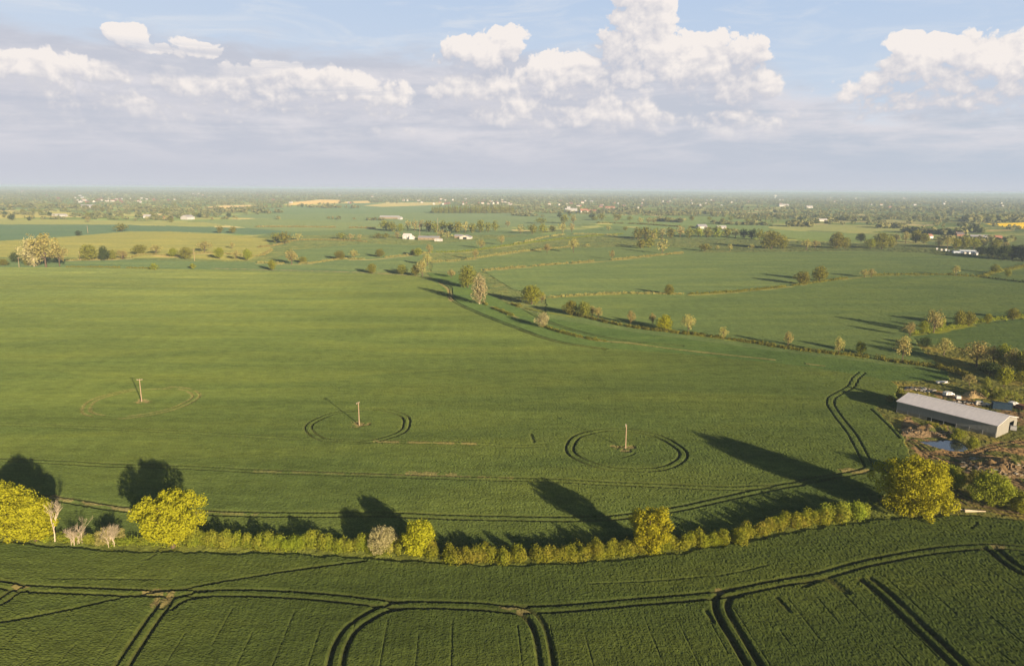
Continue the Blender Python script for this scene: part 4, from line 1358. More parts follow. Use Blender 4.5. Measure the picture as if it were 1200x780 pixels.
hero('lime', 1110, 570, 30, 34, 'small loose yellow-green bush tree just right of the biggest tree', 7, 18, 5000, 0.22, z0=0.05, big=(0.14, 0.24), mat='lime')
hero('green', 1160, 590, 42, 52, 'wide olive bushy tree by the earth heap at the right', 8, 26, 9000, 0.24, z0=0.05, big=(0.14, 0.24), mat='lime')
hero('lime', 1193, 598, 26, 26, 'small lime bush at the right edge below the earth heap', 9, 14, 4000, 0.2, z0=0.02, big=(0.16, 0.26))
hero('pale', 448, 643, 30, 42, 'round pale blossom bush in the hedge', 10, 24, 9000, 0.16, z0=0.02, big=(0.16, 0.26), name='blossom_bush', cat='bush', bark=PALEBARK)
hero('pale', 126, 635, 22, 34, 'low pale twiggy bush left of the spreading oak', 11, 20, 4200, 0.13, z0=0.02, big=(0.16, 0.26), mat='bronze', name='bush', cat='bush', bark=PALEBARK)
hero('lime', 1122, 513, 14, 16, 'lime shrub at the right bank of the pond', 12, 12, 2600, 0.16, z0=0.02, big=(0.2, 0.3), name='bush', cat='bush')
hero('green', 1140, 523, 14, 15, 'green shrub between the pond and the barn corner', 13, 12, 2600, 0.16, z0=0.02, big=(0.2, 0.3), mat='lime', name='bush', cat='bush')
hero('green', 1120, 560, 16, 22, 'green shrub behind the small loose bush tree', 14, 12, 2600, 0.18, z0=0.02, big=(0.2, 0.3), name='bush', cat='bush')
hero('green', 1150, 566, 18, 30, 'green thicket left of the earth heap', 15, 14, 3600, 0.18, z0=0.02, big=(0.2, 0.3), name='bush', cat='bush')
hero('lime', 1093, 503, 10, 28, 'green scrub in front of the barn wall', 16, 14, 3200, 0.16, z0=0.02, big=(0.25, 0.4), mat='lime', name='bush', cat='bush')
hero('green', 1054, 468, 16, 10, 'small dark tree at the far left corner of the barn', 17, 12, 2400, 0.18, z0=0.05, big=(0.18, 0.28))
hero('green', 1043, 470, 9, 10, 'small shrub on the crop edge left of the barn', 18, 10, 1500, 0.18, z0=0.02, big=(0.2, 0.3), name='bush', cat='bush')
hero('green', 1172, 466, 13, 40, 'long green scrub patch behind the blue container', 19, 18, 5000, 0.2, z0=0.0, big=(0.2, 0.35), mat='green', name='bush', cat='bush')


def bare(x, y, hpx, label, seed, rad=0.02, lean=0.35, depth=5, first=0.36, cat='tree', name='bare_tree', multi=1):
    g = G(x, y)
    h = metres(x, y, hpx)
    r = np.random.default_rng(seed)
    root = link(name, None, None, (g.x, g.y, -0.5), 0.0)
    tag(root, label, cat, 'leafless trees')
    m = MB()
    for i in range(multi):
        b = bare_mb(r, rad, depth, 5, lean, first)
        top = max(v[2] for v in b.v)
        ox, oy = (0, 0) if i == 0 else (r.normal(0, 0.12) * h, r.normal(0, 0.12) * h)
        k = h / top * (1 if i == 0 else r.uniform(0.5, 0.9))
        base = len(m.v)
        m.v += [(a * k + ox, c * k + oy, d * k) for a, c, d in b.v]
        m.f += [tuple(base + j for j in f) for f in b.f]
    link('branches', m.mesh('branches', PALEBARK), root)


bare(64, 632, 54, 'tall pale leafless tree right of the two left-edge trees', 1, 0.0125, 0.3, 5, 0.3)
bare(96, 634, 34, 'small pale leafless tree with forked top, left of the twiggy bush', 2, 0.011, 0.35, 5, 0.32)
bare(87, 635, 24, 'low pale many-stemmed leafless bush', 3, 0.010, 0.5, 4, 0.22, multi=11, name='bare_bush', cat='bush')
bare(130, 636, 28, 'pale leafless stems rising from the twiggy bush', 4, 0.010, 0.5, 4, 0.22, multi=11, name='bare_bush', cat='bush')
bare(446, 644, 32, 'thin pale stems showing in the blossom bush', 5, 0.012, 0.4, 4, 0.3, multi=4, name='bare_bush', cat='bush')


# ------------------------------------------------------------------ utility poles
WOOD = plain('pole_wood', (0.42, 0.30, 0.20), 0.85, 0.2, 3)
CERAMIC = plain('insulator', (0.5, 0.45, 0.4), 0.4, 0.05)


def pole(x, y, hpx, label, rz, w=1.0):
    g = G(x, y)
    h = metres(x, y, hpx)
    root = link('utility_pole', None, None, (g.x, g.y, -0.7), rz)
    tag(root, label, 'utility pole', 'wooden poles in the fields')
    m = MB()
    m.tube([(0, 0, -0.3), (0, 0, h * 0.5), (0, 0, h + 0.7)], [0.19 * w, 0.16 * w, 0.12 * w], 10)
    link('shaft', m.mesh('shaft', WOOD), root)
    m = MB()
    m.box(-1.0, 1.0, 0.17 * w, 0.17 * w + 0.14, h + 0.25, h + 0.42)
    link('cross_arm', m.mesh('cross_arm', WOOD), root)
    for xx in (-0.85, 0.0, 0.85):
        m = MB()
        m.tube([(xx, 0.17 * w + 0.07, h + 0.424), (xx, 0.17 * w + 0.07, h + 0.55), (xx, 0.17 * w + 0.07, h + 0.72)], [0.05, 0.09, 0.05], 8)
        link('insulator', m.mesh('insulator', CERAMIC), root)


pole(166, 470, 27, 'wooden pole with cross-arm in the left crop ring', 0.3)
pole(421, 497, 27, 'wooden pole in the middle crop ring', 1.2)
pole(733, 525, 29, 'wooden pole in the right crop ring on a bare patch', 1.4)
pole(22.5, 313, 11, 'thin far pole beside the large pale tree at the left edge', 0.6, 1.2)
pole(228, 306, 14, 'thin far pole in the tree row below the pale field', 0.6, 1.2)
pole(103, 273, 8, 'small white far pole on the dark green strip', 0.6, 1.8)
pole(94, 305, 10, 'thin far pole between the pale tree and the round green tree', 0.6, 1.2)
pole(492, 276, 14, 'thin far pole behind the white farmhouse', 0.6, 1.4)
pole(513, 276, 20, 'tall far pole beside the long farm shed', 0.6, 1.4)


# ------------------------------------------------------------------ barn
def metal_sheet(name, col, rough, sc, axis=0, dirt=0.12, spec=0.35):
    m, n, out = material(name)
    p = n.new('ShaderNodeBsdfPrincipled')
    tc = n.new('ShaderNodeTexCoord')
    sp = n.new('ShaderNodeSeparateXYZ')
    n.l.new(tc.outputs['Object'], sp.inputs[0])
    s = n.math('SINE', n.math('MULTIPLY', sp.outputs[axis], sc))
    panel = n.math('FRACT', n.math('MULTIPLY', sp.outputs[axis], 1.0 / 1.05))
    seam = n.mapr(panel, 0.0, 0.05, 0.9, 1.0)
    f = n.noise(n.vmath('MULTIPLY', tc.outputs['Object'], (1.5, 0.35, 0.35) if axis == 0 else (0.35, 1.5, 0.35)), 1.0, 5, 0.65)
    k = n.math('MULTIPLY', n.mapr(f, 0.3, 0.7, 1 - dirt, 1 + dirt * 0.5), seam)
    n.l.new(n.vmath('MULTIPLY', col, n.comb(k, k, k)), p.inputs['Base Color'])
    p.inputs['Roughness'].default_value = rough
    p.inputs['Specular IOR Level'].default_value = spec
    b = n.new('ShaderNodeBump')
    b.inputs['Strength'].default_value = 0.5
    b.inputs['Distance'].default_value = 0.03
    n.l.new(s, b.inputs['Height'])
    n.l.new(b.outputs[0], p.inputs['Normal'])
    n.l.new(p.outputs[0], out.inputs[0])
    return m


ROOF = metal_sheet('roof_sheet', (0.90, 0.84, 0.80), 0.40, 18, 0, 0.12, 0.9)
CLAD = metal_sheet('wall_sheet', (0.27, 0.275, 0.265), 0.6, 18, 0, 0.10)
CLADY = metal_sheet('gable_sheet', (0.30, 0.29, 0.25), 0.6, 18, 1, 0.10)
CONC = plain('concrete', (0.27, 0.25, 0.20), 0.9, 0.15, 1.5)
DARK = plain('dark_interior', (0.02, 0.02, 0.02), 0.9, 0.1)  # near-black: interior shade put into colour, also dark shed walls and scrap
WHITE = plain('white_paint', (0.8, 0.78, 0.74), 0.6, 0.06, 3)
STEEL = plain('galvanised_steel', (0.45, 0.45, 0.45), 0.5, 0.1, 3)


def build_barn():
    A_, B_, C_ = G(1050.3, 481.5), G(1167, 511.5), G(1193.5, 502)
    ax = (B_ - A_)
    L = ax.length
    rz = math.atan2(ax.y, ax.x)
    # width measured square to the long wall
    u = ax.normalized()
    v = Vector((-u.y, u.x, 0))
    W = abs((C_ - B_).dot(v))
    print('barn L W', L, W)
    W = min(max(W, 13), 17)
    E, R_ = 4.3, 6.1
    root = link('barn', None, None, (A_.x, A_.y, -0.4), rz)
    tag(root, 'long low metal barn with pale sheet roof and grey side wall beside the pond', 'barn')
    t = 0.12
    m = MB()
    m.box(0, L, 0, t, 1.15, E)
    link('side_wall', m.mesh('side_wall', CLAD), root)
    m = MB()
    m.box(0, L, W - t, W, 0.0, E)
    link('side_wall', m.mesh('side_wall', CLAD), root)
    m = MB()
    m.box(0.0, L * 0.33, 0.02, 0.2, 0, 1.147)
    m.box(L * 0.62, L, 0.02, 0.2, 0, 1.147)
    link('base_wall', m.mesh('base_wall', CONC), root)
    for xx in (0.003, L - 0.123):
        m = MB()
        if xx < 1:
            m.prism([(t + .003, 0), (W - t - .003, 0), (W - t - .003, E - .05), (W / 2, R_ - 0.12), (t + .003, E - .05)], xx, xx + t)
        else:   # right gable with a tall doorway towards the back
            d0, d1, dh = W * 0.62, W * 0.86, 3.6
            m.prism([(t + .003, 0), (d0, 0), (d0, E + 1.0), (W / 2, R_ - 0.12), (t + .003, E - .05)], xx, xx + t)
            m.prism([(d1, 0), (W - t - .003, 0), (W - t - .003, E - .05), (d1, E + 0.35)], xx, xx + t)
            m.prism([(d0 + .002, dh), (d1 - .002, dh), (d1 - .002, E + 0.33), (d0 + .002, E + 0.98)], xx, xx + t)
        link('gable_wall', m.mesh('gable_wall', CLADY), root)
    m = MB()
    o = 0.35
    sl_ = (R_ - E) / (W / 2)
    m.prism([(-o, E + .01 - o * sl_), (W / 2, R_ + .01), (W / 2, R_ + 0.10), (-o, E + 0.10 - o * sl_)], -0.3, L + 0.3)
    link('roof_slope', m.mesh('roof_slope', ROOF), root)
    m = MB()
    m.prism([(W / 2 + .004, R_ + .01), (W + o, E + .01 - o * sl_), (W + o, E + 0.10 - o * sl_), (W / 2 + .004, R_ + 0.10)], -0.3, L + 0.3)
    link('roof_slope', m.mesh('roof_slope', ROOF), root)
    m = MB()
    m.box(-0.32, L + 0.32, W / 2 - 0.25, W / 2 + 0.25, R_ + 0.085, R_ + 0.16)
    link('ridge_cap', m.mesh('ridge_cap', ROOF), root)
    for s in (0, 1):
        m = MB()
        y0, y1 = (-o - 0.02, W / 2) if s == 0 else (W / 2, W + o + 0.02)
        z0, z1 = (E - o * sl_, R_) if s == 0 else (R_, E - o * sl_)
        m.prism([(y0, z0 - 0.05), (y1, z1 - 0.05), (y1, z1 + 0.12), (y0, z0 + 0.12)], L + 0.305, L + 0.36)
        link('verge_trim', m.mesh('verge_trim', WHITE), root)
    m = MB()
    m.tube([(-0.3, -0.45, E - 0.12), (L + 0.3, -0.45, E - 0.12)], [0.08, 0.08], 6)
    link('gutter', m.mesh('gutter', STEEL), root)
    nb = 9
    for i in range(nb):
        m = MB()
        x = L * i / (nb - 1)
        x = min(max(x, 0.2), L - 0.2)
        m.box(x - 0.11, x + 0.11, 0.0, 0.2, 0 if (x > L * .33 and x < L * .62) else 0.2, 1.14) if (L * .33 < x < L * .62) else m.box(x - 0.05, x + 0.05, -0.06, -0.005, 0, 1.6)
        link('post', m.mesh('post', STEEL), root)
    m = MB()
    m.box(0.4, L - 0.4, 3, 3.2, 0, 3.6)
    link('inner_shade_sheet', m.mesh('inner_shade_sheet', DARK), root)  # near-black sheet behind the open gap, interior shade put into its colour
    # person door wall at the back right corner: lean-to
    m = MB()
    m.prism([(W + 0.02, 0), (W + 3.5, 0), (W + 3.5, 2.6), (W + 0.02, 3.3)], L - 9, L - 1.0)
    link('lean_to', m.mesh('lean_to', CLADY), root)


build_barn()

# ------------------------------------------------------------------ yard things
BLUE = plain('blue_paint', (0.016, 0.042, 0.075), 0.6, 0.2, 1.5)
RUST = plain('rusty_metal', (0.25, 0.10, 0.05), 0.8, 0.3, 3)
STRAW = plain('straw', (0.33, 0.24, 0.11), 0.95, 0.3, 4, bump=0.6)
CREAM = plain('cream_paint', (0.62, 0.58, 0.5), 0.6, 0.1, 3)
TIMBER = plain('weathered_timber', (0.30, 0.23, 0.14), 0.9, 0.25, 3)
TYRE = plain('tyre_rubber', (0.02, 0.02, 0.02), 0.9, 0.1)
GLASS = plain('dark_glass', (0.02, 0.03, 0.04), 0.15, 0.1, spec=0.6)
EARTH = plain('spoil_earth', (0.20, 0.14, 0.075), 0.95, 0.35, 1.5, bump=0.8)


def container(x, y, rz):
    g = G(x, y)
    root = link('shipping_container', None, None, (g.x, g.y, -0.35), rz)
    tag(root, 'dark blue ribbed shipping container behind the right end of the barn', 'container')
    m = MB()
    L, W, Hh = 6.1, 2.4, 2.4
    m.box(-L / 2, L / 2, -W / 2, W / 2, 0.1, Hh)
    for i in range(34):
        xx = -L / 2 + 0.3 + i * (L - 0.6) / 33
        m.box(xx - 0.07, xx + 0.07, -W / 2 - 0.04, -W / 2 - 0.002, 0.25, Hh - 0.15)
        m.box(xx - 0.07, xx + 0.07, -W / 2 + 0.15, W / 2 - 0.15, Hh + 0.002, Hh + 0.03)
    link('body', m.mesh('body', BLUE), root)
    for s in (-1, 1):
        m = MB()
        m.box(L / 2 + 0.003, L / 2 + 0.06, min(0, s * 1.2) + 0.01, max(0, s * 1.2) - 0.01, 0.2, Hh - 0.1)
        link('door', m.mesh('door', BLUE), root)
    for xx in (-L / 2 + 0.1, L / 2 - 0.1):
        m = MB()
        m.box(xx - 0.1, xx + 0.1, -W / 2 - 0.06, W / 2 + 0.06, 0, Hh + 0.04)
        link('corner_frame', m.mesh('corner_frame', BLUE), root)


container(1173.5, 478, math.radians(-22))


def vehicle(x, y, rz, L, W, Hh, body, label, nm='van', cat='van', group=None, slant=0.9):
    """side profile extruded across, with windows and wheels"""
    g = G(x, y)
    root = link(nm, None, None, (g.x, g.y, -0.35), rz)
    tag(root, label, cat, group)
    m = MB()
    prof = [(-L / 2, 0.4), (L / 2, 0.4), (L / 2, 0.95), (L / 2 - slant, 1.15), (L / 2 - slant * 1.7, Hh), (-L / 2 + 0.15, Hh), (-L / 2, Hh - 0.3)]
    m.prism(prof, -W / 2, W / 2)
    m.v = [(b, -a, c) for a, b, c in m.v]
    link('body', m.mesh('body', body), root)
    m = MB()
    m.box(-L / 2 + 0.6, L / 2 - slant * 1.9, -W / 2 - 0.012, W / 2 + 0.012, Hh * 0.62, Hh * 0.85)
    link('window', m.mesh('window', GLASS), root)
    m = MB()
    x0, x1 = L / 2 - slant * 1.05, L / 2 - slant * 1.6
    z0, z1 = 1.2, Hh - 0.12
    m.poly([(x0 + .1, -W / 2 + .1, z0), (x0 + .1, W / 2 - .1, z0), (x1 + .1, W / 2 - .1, z1), (x1 + .1, -W / 2 + .1, z1)])
    link('windscreen', m.mesh('windscreen', GLASS), root)
    for sx in (-1, 1):
        for sy in (-1, 1):
            m = MB()
            m.tube([(sx * L * 0.3, sy * (W / 2 - 0.2), 0.36), (sx * L * 0.3, sy * (W / 2 + 0.03), 0.36)], [0.36, 0.36], 12)
            link('wheel', m.mesh('wheel', TYRE), root)


yg = 'vehicles behind the barn'
vehicle(1111.5, 462.5, 0.3, 4.4, 1.8, 1.7, WHITE, 'white van parked behind the middle of the barn roof', group=yg)
vehicle(1122.5, 466, 1.2, 3.6, 1.6, 1.4, WHITE, 'white car behind the barn just right of the white van', 'car', 'car', yg, 1.2)
vehicle(1151, 474, -0.4, 4.2, 1.8, 1.6, CREAM, 'cream car left of the blue container', 'car', 'car', yg, 1.2)
vehicle(1187, 502, 1.0, 4.4, 1.8, 1.6, STEEL, 'grey car by the open end of the barn', 'car', 'car', yg, 1.2)
vehicle(1187.5, 474, 0.4, 4.0, 1.7, 1.6, WHITE, 'white van right of the blue container', group=yg)
vehicle(1195, 478, 1.9, 4.6, 1.9, 1.9, RUST, 'rust-red vehicle at the right edge beside the blue container', 'tractor', 'tractor', yg)


def trailer(x, y, rz, label):
    g = G(x, y)
    root = link('boat_trailer', None, None, (g.x, g.y, -0.3), rz)
    tag(root, label, 'trailer')
    m = MB()
    n = 9
    ring = []
    for i in range(n):
        t = i / (n - 1)
        w = 0.95 * math.sin(math.pi * min(1, 0.25 + t * 0.75)) ** 0.6
        xx = -2.6 + 5.2 * t
        ring.append([(xx, -w, 1.2), (xx, -w * 0.6, 0.6), (xx, w * 0.6, 0.6), (xx, w, 1.2)])
    for i in range(n - 1):
        for j in range(4):
            a, b = ring[i], ring[i + 1]
            k = (j + 1) % 4
            m.poly([a[j], a[k], b[k], b[j]])
    m.poly(ring[0])
    link('hull', m.mesh('hull', WHITE), root)
    m = MB()
    m.box(-1.6, 3.4, -0.05, 0.05, 0.4, 0.5)
    m.box(-1.0, -0.8, -0.9, 0.9, 0.38, 0.5)
    link('chassis', m.mesh('chassis', STEEL), root)
    for s in (-1, 1):
        m = MB()
        m.tube([(-0.9, s * 0.85, 0.3), (-0.9, s * 1.02, 0.3)], [0.3, 0.3], 12)
        link('wheel', m.mesh('wheel', TYRE), root)


trailer(1104, 449, 0.15, 'white covered boat-shaped trailer alone on the grass behind the barn')


def heap(name, label, cat, x, y, rx, ry, h, mat, seed, rough=0.25):
    r = np.random.default_rng(seed)
    g = G(x, y)
    nr, na = 14, 40
    V = [(0, 0, h)]
    for i in range(1, nr + 1):
        t = i / nr
        for j in range(na):
            a = 2 * math.pi * j / na
            e = 1 + 0.15 * math.sin(3 * a + seed) + 0.1 * math.sin(5 * a)
            V.append((rx * t * e * math.cos(a), ry * t * e * math.sin(a), h * (1 - t) ** 0.8 * (1 + r.normal(0, rough) * (t < 0.98)) - (0.35 if i == nr else 0)))
    Fc = [(0, 1 + j, 1 + (j + 1) % na) for j in range(na)]
    for i in range(nr - 1):
        for j in range(na):
            a, b = 1 + i * na + j, 1 + i * na + (j + 1) % na
            Fc.append((a, a + na, b + na, b))
    me = bpy.data.meshes.new(name)
    me.from_pydata(V, [], Fc)
    me.materials.append(mat)
    me.update()
    o = link(name, me, None, (g.x, g.y, -0.35))
    tag(o, label, cat)


heap('straw_heap', 'rounded straw and muck heap behind the barn near the copse', 'heap', 1141, 463, 4.4, 3.6, 2.2, STRAW, 3, 0.12)
heap('earth_heap', 'broken brown spoil heap with rubble at the right edge', 'heap', 1182, 551, 13, 6, 1.8, EARTH, 4, 0.35)
heap('earth_heap', 'small earth bank behind the left end of the pond', 'heap', 1086, 509, 8, 2.2, 1.2, EARTH, 5, 0.35)


def debris(name, label, x, y, rx, ry, n, seed, mats, size=(0.3, 1.2), z=0.0, hz=0.6):
    """a scatter nobody could count: broken slabs, boards and branches"""
    r = random.Random(seed)
    g = G(x, y)
    m = MB()
    for i in range(n):
        a, q = r.random() * 6.28, math.sqrt(r.random())
        px, py = rx * q * math.cos(a), ry * q * math.sin(a)
        l, w, t = r.uniform(*size), r.uniform(*size) * 0.4, r.uniform(0.08, 0.3)
        zz = z + hz * (1 - q * q) * r.random()
        b = len(m.v)
        m.box(px - l, px + l, py - w, py + w, zz, zz + t, r.random() * 3.14)
        tilt = r.uniform(-0.3, 0.3)
        for k in range(b, b + 8):
            vx, vy, vz = m.v[k]
            m.v[k] = (vx, vy, vz + (vx - px) * tilt)
    me = m.mesh(name, *mats)
    for p in me.polygons:
        p.material_index = (p.index // 6) % len(mats)
    o = link(name, me, None, (g.x, g.y, -0.3))
    tag(o, label, 'rubble', kind='stuff')


debris('rubble', 'broken slabs, boards and stones strewn over the spoil heap', 1180, 549, 13, 6.5, 260, 1, (CONC, TIMBER, EARTH, TIMBER), (0.2, 0.9), 0.4, 1.6)
debris('rubble', 'loose rubble and branches left of the spoil heap', 1158, 539, 6, 3, 80, 2, (CONC, TIMBER, EARTH), (0.2, 0.9), 0.0, 0.5)
debris('rubble', 'rubble and broken timber on the bank behind the pond', 1090, 507, 10, 3, 150, 3, (EARTH, TIMBER, EARTH, CONC), (0.15, 0.7), 0.5, 1.2)
debris('rubble', 'pale stacked slabs and scrap at the far end of the barn', 1076, 456, 7, 3.5, 70, 4, (CREAM, CONC, TIMBER, BLUE), (0.3, 1.1), 0.1, 0.8)
debris('rubble', 'scrap along the back wall of the barn', 1133, 472, 9, 2.5, 60, 5, (RUST, CREAM, CONC, DARK), (0.3, 0.8), 0.1, 0.6)

# felled log
g = G(1134, 598.6)
root = link('felled_log', None, None, (g.x, g.y, -0.3), 0.02)
tag(root, 'pale felled log lying on the grass below the olive tree', 'log')
m = MB()
m.tube([(-0.6, 0.35, 0.25), (0.6, 0.2, 0.3), (1.8, 0.05, 0.3), (3.2, 0, 0.28), (4.7, -0.05, 0.25)], [0.42, 0.36, 0.25, 0.17, 0.1], 10)
link('stem', m.mesh('stem', PALEBARK), root)
m = MB()
m.tube([(-0.4, 0.4, 0.25), (-1.0, 0.8, 0.4), (-1.7, 0.95, 0.35)], [0.16, 0.12, 0.05], 6)
link('side_branch', m.mesh('side_branch', PALEBARK), root)

# ------------------------------------------------------------------ far buildings
TILE = plain('slate_roof', (0.16, 0.14, 0.14), 0.8, 0.15, 1)
REDTILE = plain('red_tile_roof', (0.36, 0.17, 0.11), 0.8, 0.15, 1)
BRICK = plain('red_brick', (0.30, 0.15, 0.10), 0.9, 0.15, 1)
GREYROOF = plain('grey_sheet_roof', (0.34, 0.34, 0.36), 0.6, 0.1, 1)
PALEROOF = plain('pale_sheet_roof', (0.72, 0.70, 0.68), 0.6, 0.08, 1)


FARWHITE = plain('far_white', (0.56, 0.54, 0.50), 0.8, 0.12, 0.5)  # toned-down white for distant buildings
FARROOF = plain('far_pale_roof', (0.46, 0.45, 0.44), 0.8, 0.12, 0.5)  # toned-down pale roof for distant buildings


def house(x, y, rz, L, W, E, R_, wall, roof, label, nm='farmhouse', cat='house', chimney=True, windows=3, door=False, group=None, parts=True, zoff=0.0):
    g = G(x, y)
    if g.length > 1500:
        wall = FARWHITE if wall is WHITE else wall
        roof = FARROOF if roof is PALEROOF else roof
    root = link(nm, None, None, (g.x, g.y, -0.4 + zoff), rz)
    tag(root, label, cat, group)
    m = MB()
    m.prism([(-W / 2, 0), (W / 2, 0), (W / 2, E), (0, R_), (-W / 2, E)], -L / 2, L / 2)
    link('wall', m.mesh('wall', wall), root)
    m = MB()
    o = 0.4
    s = (R_ - E) / (W / 2)
    m.prism([(-W / 2 - o, E - o * s + .03), (0, R_ + .03), (0, R_ + .25), (-W / 2 - o, E - o * s + .25)], -L / 2 - .3, L / 2 + .3)
    m.prism([(0.002, R_ + .03), (W / 2 + o, E - o * s + .03), (W / 2 + o, E - o * s + .25), (0.002, R_ + .25)], -L / 2 - .3, L / 2 + .3)
    rf = link('roof', m.mesh('roof', roof), root)
    if chimney:
        m = MB()
        m.box(-L / 2 + 0.3, -L / 2 + 1.2, -0.4, 0.4, R_ - 0.8, R_ + 1.3)
        link('chimney', m.mesh('chimney', BRICK), rf)
    if parts:
        for lv in range(2 if E > 4 else 1):
            for i in range(windows):
                xx = -L / 2 + L * (i + 0.5) / windows
                m = MB()
                m.box(xx - 0.5, xx + 0.5, -W / 2 - 0.06, -W / 2 - 0.003, 0.9 + lv * 2.6, 2.1 + lv * 2.6)
                link('window', m.mesh('window', GLASS), root)
    if door:
        m = MB()
        m.box(-L / 2 - 0.08, -L / 2 - 0.003, -W * 0.17, W * 0.17, 0, E * 0.98)
        link('doorway', m.mesh('doorway', DARK), root)  # flat dark panel on the wall, shade of the opening as colour
    return root


R = math.radians
house(477.5, 279.5, R(-15), 13, 9, 5.2, 8.4, WHITE, PALEROOF, 'white two-storey farmhouse amid the far tree belt left of centre')
house(483, 280, R(75), 8, 7, 3.0, 5.4, WHITE, PALEROOF, 'low white wing at the right of the white farmhouse', 'outbuilding', 'outbuilding', False)
house(503, 280.5, R(-6), 34, 12, 3.6, 5.8, TIMBER, GREYROOF, 'long grey shed right of the white farmhouse', 'farm_shed', 'shed', False, 5, False)
house(514, 282.3, R(-6), 12, 6, 2.4, 3.6, CREAM, PALEROOF, 'tiny pale shed in front of the long grey shed', 'farm_shed', 'shed', False, 2)
house(546, 279.5, R(80), 16, 18, 3.2, 6.2, CREAM, GREYROOF, 'wide-gabled cream barn with dark doorway right of the long shed', 'farm_barn', 'barn', False, 0, True)
house(538, 278.5, R(-8), 14, 9, 3.5, 5.6, TIMBER, GREYROOF, 'grey shed adjoining the wide-gabled cream barn', 'farm_shed', 'shed', False, 0)
house(457, 256, R(-4), 52, 20, 4, 8, TIMBER, PALEROOF, 'large pale-roofed farm shed far behind the farmhouse', 'farm_shed', 'shed', False, 0)
house(469, 257, R(60), 10, 9, 4, 7, WHITE, PALEROOF, 'white-gabled building at the right end of the large pale-roofed shed', 'farm_shed', 'shed', False, 0)
house(220, 257, R(70), 24, 22, 6, 11, WHITE, PALEROOF, 'bright white gabled barn on the far left fields', 'farm_barn', 'barn', False, 0)
house(175, 255, R(10), 26, 12, 4, 8, WHITE, PALEROOF, 'small white building left of the bright gabled barn', 'farmhouse', 'house', True, 0)
house(197, 257, R(5), 22, 10, 4, 7, BRICK, REDTILE, 'red-roofed house between the two white far left buildings', 'farmhouse', 'house', True, 0)
house(70, 253.5, R(0), 36, 12, 4, 7, WHITE, PALEROOF, 'long white building at the far left', 'farm_shed', 'shed', False, 0)
house(105, 243.5, R(0), 60, 22, 7, 12, WHITE, PALEROOF, 'white building far left near the horizon', 'farm_shed', 'shed', False, 0)
house(669, 248.5, R(5), 44, 16, 8, 14, WHITE, PALEROOF, 'white far building right of centre', 'farmhouse', 'house', False, 0)
house(684, 249, R(20), 30, 14, 6, 13, CREAM, REDTILE, 'cream house with red roof right of the white far building', 'farmhouse', 'house', False, 0)
house(694, 249, R(-10), 30, 12, 5, 10, BRICK, REDTILE, 'brick farm building third in the far group right of centre', 'farm_shed', 'shed', False, 0)
house(715, 245, R(-10), 40, 14, 6, 12, CREAM, REDTILE, 'cream farm building behind and right of the brick one', 'farm_shed', 'shed', False, 0)
house(822, 267.5, R(10), 20, 15, 4.5, 9, CREAM, GREYROOF, 'grey-roofed house behind the small wood', 'farmhouse', 'house', False, 0)
house(845, 268, R(5), 20, 12, 3.5, 7, WHITE, PALEROOF, 'white house behind the small wood, right of the grey-roofed one', 'farmhouse', 'house', False, 0)
house(1089, 279, R(20), 9, 8, 4.5, 7.5, WHITE, REDTILE, 'small white house with orange-red roof at the far right', 'farmhouse', 'house', True, 2)
house(1147, 279.5, R(-12), 30, 11, 4, 6.8, DARK, GREYROOF, 'dark grey long shed at the far right', 'farm_shed', 'shed', False, 0)
house(1155.5, 279.7, R(80), 10, 8, 4.2, 6.6, WHITE, GREYROOF, 'white gable-ended building at the end of the dark grey shed', 'farmhouse', 'house', False, 1)
house(1169, 280, R(0), 12, 8, 4, 6.5, BRICK, REDTILE, 'small brick house right of the white gable end', 'farmhouse', 'house', False, 0)
house(1124, 276.5, R(0), 14, 9, 4, 7.5, BRICK, TILE, 'brick house with slate roof among the far right trees', 'farmhouse', 'house', True, 2)
house(1182, 279.5, R(0), 18, 7, 2.4, 3.6, WHITE, PALEROOF, 'low white shed right of the small brick house', 'farm_shed', 'shed', False, 0)
house(918, 242, R(0), 50, 20, 8, 14, WHITE, PALEROOF, 'white far building under the water tower', 'farm_shed', 'shed', False, 0)
house(948, 244, R(0), 30, 18, 8, 13, WHITE, PALEROOF, 'small white far building right of the water tower', 'farm_shed', 'shed', False, 0)
house(964, 259, R(0), 22, 10, 4, 7, CREAM, PALEROOF, 'pale far shed above the tree line on the right', 'farm_shed', 'shed', False, 0)

# parked vehicles in the far compound
vg = 'parked vehicles in the far right compound'
cols = [WHITE, CREAM, WHITE, STEEL, BLUE, WHITE, STEEL, CREAM, WHITE, STEEL, WHITE]
vl = ['first', 'second', 'third', 'fourth', 'fifth', 'sixth', 'seventh', 'eighth', 'ninth', 'tenth', 'eleventh']
cn = {WHITE.name: 'white', CREAM.name: 'cream', STEEL.name: 'silver', BLUE.name: 'blue'}
for i in range(11):
    x = 1098 + i * 4.6
    y = 292.4 + i * 0.62 + (i % 2) * 0.5
    vehicle(x, y, R(60 + 15 * (i % 3)), 6.0, 2.3, 2.8, cols[i], '%s van, %s from the left in the far compound' % (cn[cols[i].name], vl[i]), 'van', 'van', vg)
g = G(1131, 296.2)
for i, (x, y, l) in enumerate(((1131, 296.5, 30), (1136, 295.0, 26))):
    g = G(x, y)
    root = link('polytunnel', None, None, (g.x, g.y, -0.4), R(-14))
    tag(root, ['pale blue polytunnel nearest the field in the far compound', 'pale blue polytunnel behind the nearest one in the far compound'][i], 'polytunnel', 'polytunnels')
    m = MB()
    prof = [(4 * math.cos(t), 3.0 * math.sin(t)) for t in [math.pi * k / 8 for k in range(9)]]
    m.prism(prof, -l / 2, l / 2)
    link('cover', m.mesh('cover', plain('polythene', (0.55, 0.60, 0.66), 0.35, 0.08)), root)

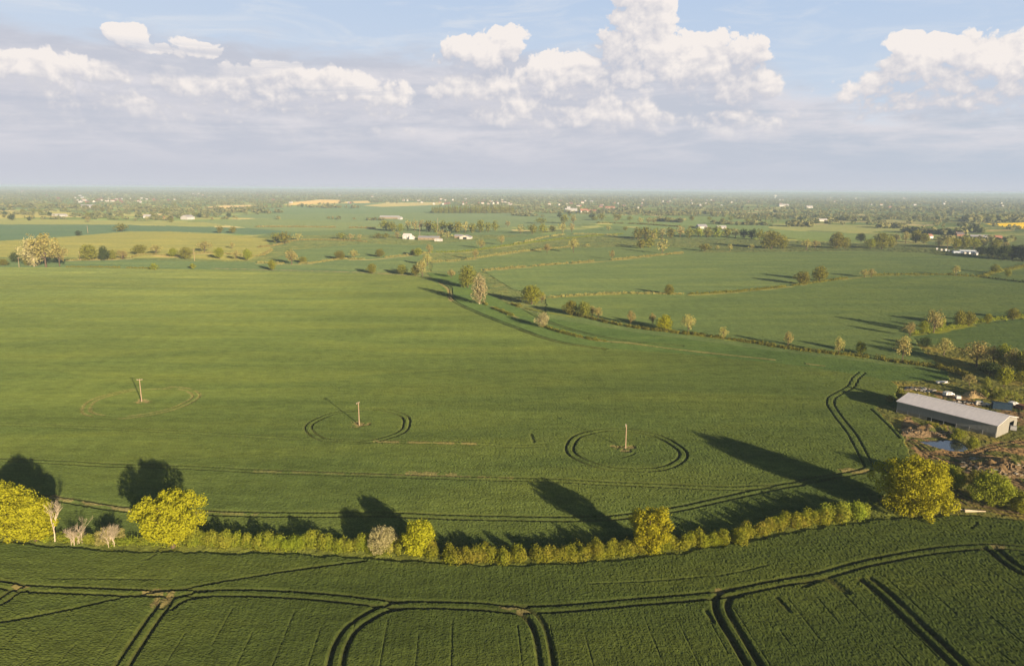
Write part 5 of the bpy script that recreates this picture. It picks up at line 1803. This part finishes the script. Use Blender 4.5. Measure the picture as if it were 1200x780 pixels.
# water tower on the horizon
g = G(908, 233)
wt = link('water_tower', None, None, (g.x, g.y, 0), 0)
tag(wt, 'tiny white water tower on the horizon right of centre', 'water tower')
m = MB()
m.tube([(0, 0, 0), (0, 0, 24)], [5, 4], 12)
link('stem', m.mesh('stem', WHITE), wt)
m = MB()
m.tube([(0, 0, 24.01), (0, 0, 28), (0, 0, 36), (0, 0, 40)], [5, 16, 17, 10], 20)
link('tank', m.mesh('tank', WHITE), wt)

# villages far off
vm = MB()
vm.prism([(-4.5, 0), (4.5, 0), (4.5, 5), (0, 8.2), (-4.5, 5)], -7, 7)
VH = []
for nm, wl, rf in (('a', FARWHITE, GREYROOF), ('b', CREAM, TILE), ('c', BRICK, TILE), ('d', CREAM, REDTILE)):
    q = vm.mesh('village_house', wl, rf)
    for p in q.polygons:
        if p.normal.z > 0.3:
            p.material_index = 1
    VH.append(q)
hr = random.Random(12)
spots = []
for (xa, xb, ya, yb, n) in ((90, 165, 234, 239, 26), (160, 215, 232, 238, 8), (225, 262, 227, 232, 7), (490, 600, 235, 241, 22), (560, 600, 237, 240, 12), (640, 760, 236, 246, 22), (760, 860, 232, 244, 14),
                         (860, 1000, 231, 242, 14), (1000, 1200, 231, 246, 20), (20, 100, 225, 236, 8), (300, 480, 226, 240, 12)):
    for i in range(n):
        spots.append((hr.uniform(xa, xb), hr.uniform(ya, yb)))
for x, y in spots:
    g = G(x, y)
    zz = float(farz(np.array([[g.x, g.y]]))[0])
    s = hr.uniform(0.8, 1.2) * max(1.0, g.length / 6500)
    o = link('village_house', VH[hr.choice((0, 1, 1, 2, 2, 3, 3))], None, (g.x, g.y, zz - 0.2 + 4), hr.choice((0, 1.57)) + hr.uniform(-0.5, 0.5), (s, s, s))
    tag(o, 'tiny far house among the hazy trees towards the horizon', 'house', 'far village houses')


# ------------------------------------------------------------------ haze
hz = MB()
hz.box(-30000, 30000, -2000, 30000, -3.5, H + 6)
hzm = bpy.data.materials.new('haze_air')
hzm.use_nodes = True
hzm.node_tree.nodes.clear()
n = NT(hzm.node_tree)
out = n.new('ShaderNodeOutputMaterial')
pv = n.new('ShaderNodeVolumePrincipled')
pv.inputs['Color'].default_value = (0.60, 0.77, 1.0, 1)
pv.inputs['Density'].default_value = 1.1e-4
pv.inputs['Anisotropy'].default_value = -0.06
n.l.new(pv.outputs[0], out.inputs['Volume'])
tag(link('haze', hz.mesh('haze', hzm)), 'thin pale evening haze over the farmland', 'haze', kind='stuff')
